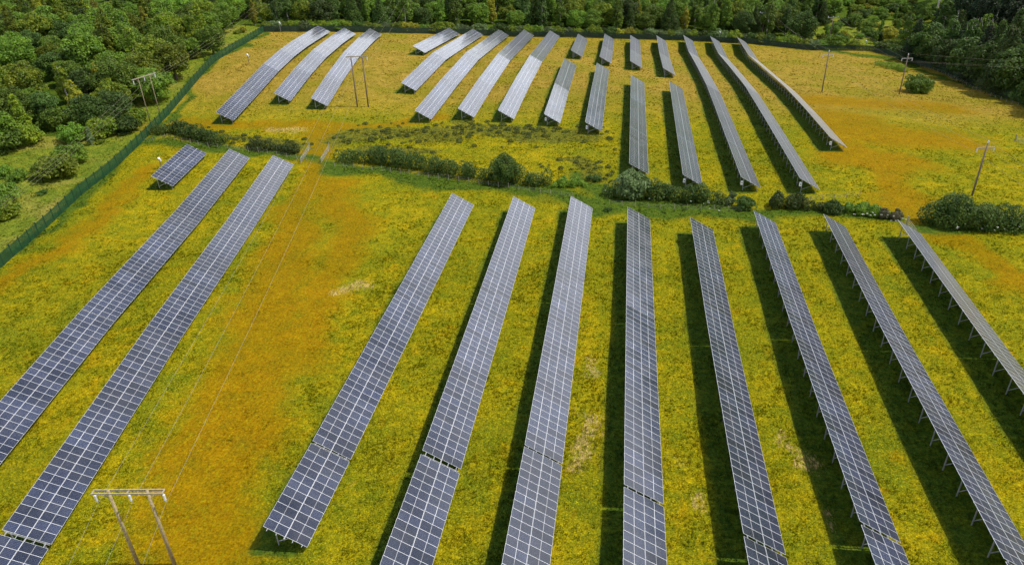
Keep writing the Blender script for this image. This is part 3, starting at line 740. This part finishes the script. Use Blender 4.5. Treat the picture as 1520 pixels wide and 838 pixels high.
stock_fence(W2((905, 303), (989, 311), (1035, 312), (1100, 314)), 2.2, 'low stake fence in front of the bushes behind the near rows')
stock_fence(W2((210, 212), (250, 205), (300, 217), (380, 226), (455, 238)), 2.4, 'low stake fence behind the two left solar rows')
stock_fence(W2((1185, 300), (1230, 295), (1275, 292)), 2.2, 'low stake fence behind the bushes below the middle long row')
stock_fence(W2((1355, 92), (1400, 110), (1450, 135), (1510, 158)), 3.2, 'stake fence beside the yellow bank at the plantation edge')

def field_gate(p, q, label, n=5, h=1.15, mat=M_gate):
    p, q = Vector(p), Vector(q); root = empty('field_gate', p); tag(root, label, 'gate', 'farm gates'); d = q-p
    m_ = MB()
    for k in range(n): m_.beam((0, 0, .2+k*(h-.2)/(n-1)), d+Vector((0, 0, .2+k*(h-.2)/(n-1))), .035, .035, mat)
    for t in (0, .5, 1): m_.beam(d*t+Vector((0, 0, .15)), d*t+Vector((0, 0, h+.05)), .05, .05, mat)
    m_.beam((0, 0, .2), d+Vector((0, 0, h)), .04, .04, mat); m_.obj('gate_leaf', None, root)
    m_ = MB(); m_.tube([(-.15*d.normalized().x, -.15*d.normalized().y, -.3), (-.15*d.normalized().x, -.15*d.normalized().y, 1.5)], .11, 8, M_post); m_.obj('gate_post', None, root)
field_gate(at(460, 222), at(447, 243), 'open metal field gate folded back on the left side of the track gap')
field_gate(at(489, 223), at(477, 243), 'open metal field gate folded back on the right side of the track gap')
field_gate(at(1507, 210), at(1540, 222), 'wooden field gate at the right edge of the upper field', 5, 1.3, M_post)
field_gate(at(1346, 334), at(1358, 350), 'small open gate at the gap where the orange track passes the hedge', 4, 1.1, M_post)

def cctv(px, py, h, label):
    p = at(px, py); root = empty('camera_post', p); tag(root, label, 'camera post', 'security camera posts round the field')
    m_ = MB(); m_.tube([(0, 0, -.3), (0, 0, h)], .07, 8, M_dwood if h < 2.9 else M_galv); m_.obj('post', None, root)
    m_ = MB(); m_.box((0, -.1, h+.12), (.28, .55, .26), M_inv); m_.box((0, -.42, h+.12), (.2, .1, .18), M_invd); m_.box((.22, 0, h-.25), (.25, .18, .4), M_inv); m_.obj('camera_head', None, root)
cctv(370, 96, 2.6, 'security camera post in open grass between the fence and the first curved row')
cctv(240, 250, 2.0, 'white security camera post at the side of the short solar block')
cctv(1283, 75, 3.4, 'security camera post at the back right corner of the field')
cctv(1067, 62, 3.6, 'white security camera post behind the tops of the longest rows')
cctv(417, 48, 3.0, 'security camera post at the back left corner of the field')

# ------------------------------------------------------------------ vegetation
def leaf_cloud(centres, radii, n, size, rng, shell=.75, low=-.35):
    """n leaf-sized quads spread through the shells of ellipsoid clumps; returns V,F"""
    centres = np.asarray(centres, float); radii = np.asarray(radii, float)
    if radii.ndim == 1: radii = np.stack([radii]*3, -1)
    wts = radii[:, 0]*radii[:, 2]; k = rng.choice(len(centres), n, p=wts/wts.sum())
    d = rng.normal(size=(n, 3)); d /= np.linalg.norm(d, axis=1)[:, None]; d[:, 2] = np.where(d[:, 2] < low, -d[:, 2], d[:, 2])
    r = rng.uniform(shell, 1.04, n)**.7
    p = centres[k]+d*radii[k]*r[:, None]
    nrm = d*.9+rng.normal(size=(n, 3))*.6; nrm[:, 2] += .25; nrm /= np.linalg.norm(nrm, axis=1)[:, None]
    t = np.cross(nrm, rng.normal(size=(n, 3))); t /= np.linalg.norm(t, axis=1)[:, None]; b_ = np.cross(nrm, t)
    s = size*rng.uniform(.6, 1.35, n)[:, None]
    V = np.stack([p-t*s*.5, p-b_*s*.33+nrm*s*.08, p+t*s*.5, p+b_*s*.33-nrm*s*.06], 1)
    return V.reshape(-1, 3), np.arange(4*n).reshape(-1, 4)
def crown_mesh(name, seed, R, Hc, z0, nclump, n, size, style='broad'):
    rng = np.random.default_rng(seed); cs = []; rs = []
    for i in range(nclump):
        if style == 'broad':
            d = rng.normal(size=3); d /= np.linalg.norm(d); d[2] = d[2]*.95+.08; rr = rng.uniform(.5, .85)
            c = np.array([d[0]*R*rr, d[1]*R*rr, z0+Hc*.46+d[2]*Hc*.5*rr]); r = rng.uniform(.16, .34)*R
            cs.append(c); rs.append((r, r, r*.8))
        elif style == 'column':
            t = rng.uniform(0, 1); a = rng.uniform(0, 6.283); w_ = R*(math.sin(math.pi*(t*.8+.15)))*rng.uniform(.3, .75)
            cs.append((math.cos(a)*w_, math.sin(a)*w_, z0+t*Hc)); r = R*rng.uniform(.22, .38)*(1.1-.5*t); rs.append((r, r, r*1.15))
        elif style == 'cone':
            t = (i+.5)/nclump; a = i*2.4+rng.uniform(-.5, .5); w_ = R*(1-t)**.8*rng.uniform(.5, .85)
            cs.append((math.cos(a)*w_, math.sin(a)*w_, z0+t*Hc)); r = R*(.42*(1-t)+.14); rs.append((r, r, r*.55))
    if style != 'cone': cs.append((0, 0, z0+Hc*.45)); rs.append((R*.6, R*.6, Hc*.38))
    V, F = leaf_cloud(cs, rs, n, size, rng)
    me = np_mesh(name, V, F, L_mid); return me
def trunk_mesh(name, seed, h, r, spread, nb=6, mat=M_bark, bare=.35):
    rr = random.Random(seed); m_ = MB()
    pts = [Vector((rr.uniform(-.03, .03)*h*k/4, rr.uniform(-.03, .03)*h*k/4, -.4 if k == 0 else h*k/4)) for k in range(5)]
    m_.tube(pts, [r*1.25, r, r*.8, r*.55, r*.15], 8)
    for i in range(nb):
        t = bare+(.9-bare)*i/nb; a = i*2.4; p = Vector((0, 0, h*t)); e = Vector((math.cos(a)*spread*(1-.5*t), math.sin(a)*spread*(1-.5*t), h*min(1, t+.22)))
        m_.tube([p, p.lerp(e, .5)+Vector((0, 0, -.05*h)), e], [r*.5, r*.3, r*.07], 6)
    return m_.mesh(name, mat)
KINDS = {}
def add_kind(k, crowns, trunks): KINDS[k] = (crowns, trunks)
add_kind('broad', [crown_mesh('crown', 10+i, 3.9+.3*(i % 3), 7.8, .5, 54+6*i, 7500, .42) for i in range(5)], [trunk_mesh('trunk', i, 7.5, .26, 2.8) for i in range(3)])
add_kind('round', [crown_mesh('crown', 30+i, 4.6, 8.6, .3, 80, 10500, .40) for i in range(2)], [trunk_mesh('trunk', 7, 7.5, .32, 3.0)])
add_kind('column', [crown_mesh('crown', 40+i, 2.4, 9.6, .9, 46, 5200, .40, 'column') for i in range(4)], [trunk_mesh('trunk', 11+i, 10, .18, 1.4, 7, M_birch) for i in range(2)])
add_kind('cone', [crown_mesh('crown', 50+i, 4.3, 14.2, .6, 80, 9500, .46, 'cone') for i in range(3)], [trunk_mesh('trunk', 21, 15.2, .26, 1.3, 9, M_pine, .15)])
add_kind('pine', [crown_mesh('crown', 60+i, 2.6, 6.0, 13.0, 18, 3000, .5, 'column') for i in range(2)], [trunk_mesh('trunk', 31+i, 17, .22, 1.2, 5, M_birch, .72) for i in range(2)])
add_kind('bush', [crown_mesh('foliage', 70+i, 1.9, 2.7, -.35, 62, 4600, .24) for i in range(4)], [trunk_mesh('stem', 41, 1.8, .08, .9, 5, M_bark, .1)])
add_kind('low', [crown_mesh('foliage', 80+i, 1.7, 1.3, 0.0, 14, 1700, .26) for i in range(3)], [trunk_mesh('stem', 42, 1.0, .05, .8, 5, M_bark, .1)])
rv = random.Random(12)
NAMES = {'broad': 'broadleaf_tree', 'round': 'broadleaf_tree', 'column': 'birch_tree', 'cone': 'conifer_tree', 'pine': 'pine_tree', 'bush': 'bush', 'low': 'shrub'}
CATS = {'broad': 'tree', 'round': 'tree', 'column': 'tree', 'cone': 'tree', 'pine': 'tree', 'bush': 'bush', 'low': 'bush'}
count = {}
def plant(kind, x, y, s, mat, label, group=None, sz=None, i=None):
    cr_, tr_ = KINDS[kind]; root = empty(NAMES[kind], (x, y, gz(x, y)-.05)); tag(root, label, CATS[kind], group)
    root.rotation_euler = (0, 0, rv.uniform(0, 6.28)); root.scale = (s*rv.uniform(.93, 1.07), s*rv.uniform(.93, 1.07), (sz or s)*rv.uniform(.93, 1.07))
    me = cr_[(i if i is not None else rv.randrange(len(cr_))) % len(cr_)]
    link('foliage' if kind in ('bush', 'low') else 'crown', me, root, mat)
    tm = tr_[rv.randrange(len(tr_))]; link('stem' if kind in ('bush', 'low') else 'trunk', tm, root)
    count[kind] = count.get(kind, 0)+1
    return root
def inframe(x, y, h, mx_=70, my=40):
    z = gz(x, y); u, v = toimg(x, y, z); u2, v2 = toimg(x, y, z+h)
    return -mx_ < u < 1520+mx_ and v2 < 838+my and max(v, v2) > -my+0 and v > -5
TINT = {}
for k_, m_ in (('mid green', L_mid), ('dark green', L_dark), ('olive', L_olive), ('bluish green', L_blue), ('yellow-green', L_gold), ('grey-green', L_pale), ('deep green', L_hedge), ('very dark', L_con)): TINT[k_] = m_
placed = []
def clear(x, y, d):
    for a, b in placed:
        if (a-x)**2+(b-y)**2 < d*d: return False
    return True
def inpoly(x, y, P):
    c = False; j = len(P)-1
    for i in range(len(P)):
        if (P[i][1] > y) != (P[j][1] > y) and x < (P[j][0]-P[i][0])*(y-P[i][1])/(P[j][1]-P[i][1])+P[i][0]: c = not c
        j = i
    return c
def wood(poly, spacing, mix, where, hmax, tries=6000, seed=1, limit=300, avoid=()):
    rr = random.Random(seed); xs = [p[0] for p in poly]; ys = [p[1] for p in poly]; c = 0
    for _ in range(tries):
        if c >= limit: break
        x = rr.uniform(min(xs), max(xs)); y = rr.uniform(min(ys), max(ys))
        if not inpoly(x, y, poly) or not clear(x, y, spacing) or not inframe(x, y, hmax): continue
        if any(inpoly(x, y, a) for a in avoid): continue
        placed.append((x, y)); c += 1
        t = rr.random(); acc = 0
        for kind, tint, wgt, s0, s1 in mix:
            acc += wgt
            if t <= acc: break
        s = rr.uniform(s0, s1)
        word = {'broad': 'rounded broadleaf tree', 'round': 'large domed tree', 'column': 'slender birch-like tree', 'cone': 'pointed conifer', 'bush': 'bush', 'low': 'low shrub', 'pine': 'tall pine with bare pale trunk'}[kind]
        plant(kind, x, y, s, TINT[tint], tint+' '+word+' '+where, word+'s '+where+', '+tint)
    print(where, c)

# --- left wood, edge facing the fence
LW_PX = [(-60, 262), (10, 222), (60, 205), (130, 203), (170, 190), (205, 158), (238, 128), (252, 108), (270, 95), (305, 88), (325, 66), (335, 45)]
LW = [tuple(at(a, b)[:2]) for a, b in LW_PX]
LW = LW+[(-112, 268), (-120, 300), (-195, 330), (-290, 330), (-290, 160)]
sp_trees = [('round', (232, 150), 1.0, 'mid green', 'big domed dark tree at the wood edge just behind the fence bend pole'),
            ('broad', (262, 118), 1.15, 'olive', 'tall olive tree at the corner of the wood above the fence bend pole'),
            ('broad', (172, 168), .95, 'olive', 'olive bushy tree at the front of the wood left of the fence bend pole'),
            ('bush', (85, 190), 1.9, 'mid green', 'broad mid green bush at the front edge of the left wood'),
            ('broad', (318, 82), .95, 'mid green', 'mid green tree at the right tip of the left wood')]
for kd, pxy, s, tn, lb in sp_trees:
    p = at(*pxy); placed.append((p.x, p.y)); plant(kd, p.x, p.y, s, TINT[tn], lb)
CLEAR_TL = [tuple(at(a, b)[:2]) for a, b in ((50, 12), (95, 32), (140, 36), (172, 26), (176, -30), (40, -30))]
for a in np.linspace(0, 1, 9):
    x = CLEAR_TL[0][0]*(1-a)+CLEAR_TL[3][0]*a
wood(LW, 6.0, [('broad', 'mid green', .20, .7, 1.35), ('broad', 'olive', .18, .65, 1.3), ('round', 'mid green', .16, .85, 1.35), ('broad', 'dark green', .12, .75, 1.05), ('column', 'olive', .18, .8, 1.15), ('column', 'mid green', .06, .8, 1.1), ('column', 'yellow-green', .07, .7, .95), ('broad', 'bluish green', .05, .6, .9)],
     'in the wood left of the green fence', 9, 9000, 5, 290, (CLEAR_TL,))
TLC = [tuple(at(a, b)[:2]) for a, b in ((175, 22), (250, 24), (305, 16), (335, 6), (335, -20), (175, -20))]
wood(TLC, 3.9, [('cone', 'very dark', 1, .75, 1.0)], 'in the dark clump at upper left', 12, 2500, 6, 40)
# --- shrubby clearing at the top right
SC = [tuple(at(a, b)[:2]) for a, b in ((1210, 68), (1290, 72), (1335, 84), (1360, 60), (1385, 38), (1380, 22), (1345, 4), (1300, -12), (1255, -6), (1262, 30), (1222, 44))]
wood(SC, 3.6, [('bush', 'mid green', .35, .8, 1.9), ('bush', 'olive', .2, .8, 1.5), ('low', 'yellow-green', .2, .8, 1.4), ('bush', 'dark green', .15, .8, 1.8), ('column', 'mid green', .1, .4, .6)], 'on the shrubby clearing at upper right', 4, 3000, 14, 90)

# --- woods beyond the back hedge
BW = [FENCE_B[0], ] + [(x, y+9) for x, y in FENCE_B] + [(103, 318), (150, 470), (-190, 430), (-150, 320)]
BW[0] = (-118, 262)
for kd, pxy, s, tn, lb in [('round', (340, 34), 1.05, 'mid green', 'wide domed green tree behind the fence at its top left corner'),
            ('round', (877, 50), .95, 'mid green', 'round green tree standing forward at the back hedge in the middle'),
            ('round', (1050, 52), 1.15, 'mid green', 'big domed tree with yellow-green top behind the longest rows'),
            ('round', (1190, 66), 1.25, 'dark green', 'big round dark tree at the back right of the field'),
            ('cone', (1120, 56), .75, 'dark green', 'short dark conifer between the two big domed back trees'),
            ('column', (1180, 64), .6, 'mid green', 'small tree beside the clearing pole')]:
    p = at(*pxy); placed.append((p.x, p.y+4)); plant(kd, p.x, p.y+4, s, TINT[tn], lb)
wood(BW, 5.2, [('broad', 'mid green', .18, .95, 1.35), ('broad', 'dark green', .14, .95, 1.35), ('broad', 'olive', .10, .9, 1.3), ('column', 'mid green', .30, .95, 1.35), ('column', 'bluish green', .12, .95, 1.3), ('cone', 'dark green', .08, .6, .95), ('column', 'yellow-green', .04, .8, 1.1), ('round', 'dark green', .04, 1, 1.2)],
     'beyond the back hedge', 14, 9000, 8, 290, (SC,))
# --- plantation on the right: leafy edge trees, conifers and bare-trunked pines behind
RT = [('column', (1330, 78), 1.05, 'mid green'), ('broad', (1352, 84), .8, 'mid green'), ('broad', (1375, 92), 1.15, 'dark green'), ('cone', (1398, 98), .95, 'dark green'), ('broad', (1412, 104), 1.3, 'dark green'), ('column', (1432, 112), 1.45, 'mid green'),
      ('broad', (1452, 118), 1.5, 'bluish green'), ('cone', (1474, 124), 1.15, 'dark green'), ('broad', (1496, 134), 1.35, 'mid green'), ('cone', (1516, 140), 1.25, 'very dark'), ('cone', (1540, 150), 1.3, 'very dark'), ('broad', (1308, 66), .6, 'yellow-green')]
ordn = ['first', 'second', 'third', 'fourth', 'fifth', 'sixth', 'seventh', 'eighth', 'ninth', 'tenth', 'eleventh', 'twelfth']
for i, (kd, pxy, s, tn) in enumerate(RT):
    p = at(*pxy); q = Vector((p.x+3.2, p.y+2, 0)); s *= 1.25; placed.append((q.x, q.y))
    plant(kd, q.x, q.y, s, TINT[tn], '%s tree along the plantation edge from the clearing, a %s' % ((ordn[(i+1) % 12]) if i < 11 else 'first', {'broad': 'broadleaf tree', 'column': 'slender tree', 'cone': 'conifer'}[kd]))
RW = [(FENCE_R[0][0]+22, FENCE_R[0][1]+10), (FENCE_R[1][0]+14, FENCE_R[1][1]+6)]+[(x+8, y) for x, y in FENCE_R[2:]]+[(170, 190), (240, 260), (250, 420), (150, 420)]
wood([(x+1, y) for x, y in FENCE_R[1:]]+[(x+13, y) for x, y in FENCE_R[1:]][::-1], 4.3, [('cone', 'dark green', .35, .95, 1.3), ('broad', 'dark green', .25, 1.4, 1.9), ('column', 'dark green', .25, 1.4, 1.8), ('cone', 'very dark', .15, .95, 1.3)], 'just behind the plantation edge', 16, 3000, 17, 60)
wood([(x+5, y) for x, y in RW], 4.6, [('pine', 'very dark', .62, .95, 1.25), ('cone', 'very dark', .2, 1.0, 1.3), ('column', 'dark green', .18, 1.3, 1.7)], 'in the dark plantation on the right', 20, 7000, 11, 220)
ru = random.Random(55)
for (xa_, ya_), (xb_, yb_) in zip(FENCE_R[:-1], FENCE_R[1:]):
    L = math.dist((xa_, ya_), (xb_, yb_))
    for k in range(int(L/2.4)):
        t = (k+ru.random())/(L/2.4); x = xa_+(xb_-xa_)*t+ru.uniform(1.5, 5); y = ya_+(yb_-ya_)*t+ru.uniform(0, 4)
        if inframe(x, y, 4): plant('bush', x, y, ru.uniform(.9, 1.7), L_dark, 'dark green bush under the plantation edge behind the stake fence', 'dark bushes under the plantation edge')
# --- bushes of the back hedge
rb = random.Random(21); k = 0; seg = FENCE_B
tl = [math.dist(a, b) for a, b in zip(seg[:-1], seg[1:])]; T = sum(tl); t = -2.
while t < T*.93:
    u = max(t, 0); i = 0
    while u > tl[i]: u -= tl[i]; i += 1
    f = u/tl[i]; x = seg[i][0]*(1-f)+seg[i+1][0]*f; y = seg[i][1]*(1-f)+seg[i+1][1]*f
    tn = rb.choice(['olive', 'olive', 'mid green', 'grey-green', 'yellow-green', 'dark green'])
    plant('bush', x+rb.uniform(-.5, .5), y+3.2+rb.uniform(-.6, .8), rb.uniform(1.2, 1.75), TINT[tn], tn+' bush in the back hedge behind the shaded fence', tn+' bushes in the back hedge'); t += rb.uniform(2.6, 4.0)
# --- middle hedgerow
def hedge(pts, w, h, mat, label, n, size=.26, seed=1, name='hedge'):
    rng = np.random.default_rng(seed); cs = []; rs = []; P = [Vector((x, y, 0)) for x, y in pts]; tot = sum((b-a).length for a, b in zip(P[:-1], P[1:]))
    d = 0; root = P3(*P[0][:2]); 
    while d < tot:
        u = d
        for a, b in zip(P[:-1], P[1:]):
            l = (b-a).length
            if u <= l: c = a.lerp(b, u/l); break
            u -= l
        taper = min(1, .55+min(d, tot-d)/4)
        hh = 1.25*h*taper*(.6+.7*float(vnoise(np.array(d*.35+seed*9), np.array(seed*3.3)))); r = w*.5*rng.uniform(.45, 1.0)*taper; hh *= rng.uniform(.7, 1.15)
        ox, oy = rng.uniform(-.35, .35, 2)*w; x, y = c.x+ox, c.y+oy
        cs.append((x-root.x, y-root.y, gz(x, y)-root.z+hh*.44)); rs.append((r, r, hh*.52)); d += rng.uniform(.35, .7)
        if rng.random() < .35:      # a few arching sprays above and beside the mass
            cs.append((x-root.x+rng.uniform(-.35, .35)*w, y-root.y+rng.uniform(-.35, .35)*w, gz(x, y)-root.z+hh*rng.uniform(.45, .85))); rs.append((.4, .4, .3))
    V, F = leaf_cloud(cs, rs, int(n*1.3), size, rng, .7, -.95); o = link(name, np_mesh(name, V, F, mat)); o.location = root
    tag(o, label, 'hedge' if name == 'hedge' else 'bush'); return o
hedge(W2((228, 196), (262, 198), (300, 208), (332, 212)), 3.6, 2.3, L_hedge, 'dark hedge by the green fence behind the short solar block', 8000, .28, 1)
hedge(W2((367, 219), (400, 223), (443, 228)), 2.4, 1.5, L_hedge, 'low dark hedge behind the two left solar rows', 4000, .26, 2)
hedge(W2((500, 238), (560, 242), (610, 250), (660, 258), (720, 264), (770, 272), (820, 276)), 3.2, 2.6, L_hedge, 'long dark hedge behind the grey stake fence left of the round bush', 17000, .27, 3)
hedge(W2((818, 276), (850, 277), (870, 275)), 2.2, 1.3, L_mid, 'low green hedge end right of the round bush', 2500, .25, 4)
hedge(W2((905, 292), (950, 292), (1000, 296), (1070, 304)), 3.4, 2.7, L_hedge, 'thick green hedge behind the fourth and fifth near rows', 10000, .27, 5)
hedge(W2((1070, 302), (1088, 304)), 2.2, 1.8, L_pale, 'pale grassy bush in the hedgerow gap', 1600, .25, 6)
hedge(W2((1140, 304), (1170, 308), (1215, 308)), 3.0, 2.3, L_hedge, 'dark green hedge piece beyond the sixth near row', 5500, .27, 7)
hedge(W2((1262, 314), (1290, 318), (1312, 322)), 2.8, 2.0, L_mid, 'mid green hedge piece beside the dry reddish bush', 4200, .27, 8)
hedge(W2((1312, 322), (1330, 326)), 2.6, 1.9, L_red, 'dry brownish bush at the hedge end by the track gap', 2200, .27, 9, 'bush')
hedge(W2((1378, 330), (1410, 334), (1450, 336), (1490, 338), (1508, 338)), 5.2, 3.7, L_hedge, 'big dark hedge at the right edge in front of a power pole', 17000, .28, 10)
hedge(W2((1508, 338), (1560, 340)), 3.2, 2.0, L_hedge, 'lower dark hedge running out of the right edge', 5000, .28, 12)
hedge(W2((1300, 96), (1325, 102), (1345, 108)), 4.0, 1.6, L_olive, 'olive bramble patch with pale flowers by the back right corner', 3600, .32, 13, 'bramble')
def spot(kd, px, py, s, tn, label, sz=None, i=None):
    p = at(px, py); return plant(kd, p.x, p.y, s, TINT[tn], label, None, sz, i)
spot('round', 752, 271, .60, 'deep green', 'round dark little tree standing highest in the long hedge', .66)
spot('bush', 940, 291, 1.75, 'grey-green', 'pale green flowering bush hiding the near end of the upright row', 1.9)
spot('bush', 1106, 310, .95, 'dark green', 'small dark bush alone in the hedgerow behind the sixth near row')
spot('bush', 1236, 316, .9, 'dark green', 'small dark bush right behind the seventh near row')
spot('bush', 1361, 137, 2.3, 'mid green', 'round green bush beside the single power pole', 2.2)
spot('bush', 86, 262, 2.3, 'olive', 'large olive bush alone in the rough grass left of the fence', 1.9)
spot('bush', 108, 242, 1.7, 'mid green', 'mid green bush just behind the large olive bush')
spot('bush', 28, 268, 1.0, 'mid green', 'mid green bush near the left edge in rough grass')
spot('bush', 6, 262, 1.0, 'mid green', 'green bush cut by the left edge above the two lone ones')
spot('broad', -12, 330, .62, 'mid green', 'small green tree cut by the left edge in rough grass')
for n_, (px, py, sc_, tn) in enumerate([(12, 222, 2.2, 'mid green'), (42, 213, 2.0, 'olive'), (112, 208, 1.8, 'mid green'), (150, 203, 1.9, 'olive'), (186, 196, 1.7, 'deep green'), (201, 184, 1.6, 'olive'), (166, 190, 2.0, 'deep green'), (4, 300, 1.8, 'mid green'), (10, 322, 1.5, 'olive')]):
    spot('bush', px, py, sc_, tn, '%s bush %s' % (tn, ['at the left edge in front of the wood', 'second from the left edge in front of the wood', 'in front of the wood behind the sapling', 'at the wood foot right of the sapling', 'by the fence just before the H pole', 'tucked behind the foot of the H pole', 'in the wood foot left of the H pole', 'at the left edge under two small bushes', 'lowest on the left edge outside the fence'][n_]))
spot('low', 64, 288, .7, 'dark green', 'tiny dark shrub in rough grass below the large olive bush')
spot('column', 137, 215, .38, 'grey-green', 'thin grey-green sapling in front of the left wood')
spot('low', 149, 213, .7, 'olive', 'small olive shrub beside the sapling near the fence')
spot('low', 361, 48, 1.0, 'yellow-green', 'bright yellow-green shrub near the top left fence corner', 1.2)
spot('low', 353, 50, .8, 'olive', 'small olive shrub next to the bright shrub')
spot('low', 323, 75, .9, 'olive', 'small shrub between the wood tip and the fence')
spot('low', 310, 89, .8, 'olive', 'tiny olive shrub halfway down the grass strip by the fence')
spot('bush', 291, 86, 1.0, 'olive', 'olive bush at the foot of the left wood edge')
spot('low', 881, 268, .9, 'dark green', 'dark green shrub between the rushes and the hedge')
spot('low', 902, 313, .5, 'dark green', 'tiny dark shrub beside the top of the third near row')
# rushes in the damp strip of the upper field
def rushes():
    rng = np.random.default_rng(31); cs = []; rs = []
    for p, r, s in SCRUBS:
        for (x0, y0), (x1, y1) in zip(p[:-1], p[1:]):
            L = math.dist((x0, y0), (x1, y1))
            for _ in range(int(L*2.6)):
                t = rng.random(); x = x0+(x1-x0)*t+rng.normal()*(r+s*.6); y = y0+(y1-y0)*t+rng.normal()*(r+s*.45)
                q = rng.uniform(.2, .7); cs.append((x, y, gz(x, y)+q*.2)); rs.append((q, q, q*.5))
    V, F = leaf_cloud(cs, rs, 26000, .24, rng); o = link('rushes', np_mesh('rushes', V, F, leaf_mat('rush_leaf', (.030, .055, .008), (.105, .125, .012))))
    tag(o, 'dark brownish green rushes in the damp strip of the upper field', 'rushes', kind='stuff')
rushes()
def blossoms():
    rng = np.random.default_rng(41); cs = []
    for p, n_, s_ in ((W2((1262, 322), (1340, 335)), 16, .8), (W2((1400, 341), (1500, 346)), 16, .8), (W2((1298, 94), (1345, 106)), 26, 1.6), (W2((1225, 62), (1290, 66)), 26, 3), (W2((880, 285), (1060, 315)), 14, 1.5), (W2((930, 290), (955, 292)), 10, 1.0)):
        for _ in range(n_):
            k = rng.integers(len(p)-1); t = rng.random(); x = p[k][0]*(1-t)+p[k+1][0]*t+rng.normal()*s_; y = p[k][1]*(1-t)+p[k+1][1]*t+rng.normal()*s_
            cs.append((x, y, gz(x, y)+rng.uniform(.7, 1.3)))
    V, F = leaf_cloud(cs, [(.16, .16, .05)]*len(cs), 1500, .09, rng); m = simple('blossom_white', (.75, .75, .66), .8); o = link('wild_flowers', np_mesh('wild_flowers', V, F, m))
    tag(o, 'white umbels of wild flowers scattered along the hedge foot', 'flowers', kind='stuff')
blossoms()
print('veg', count, 'objects', len(bpy.data.objects))
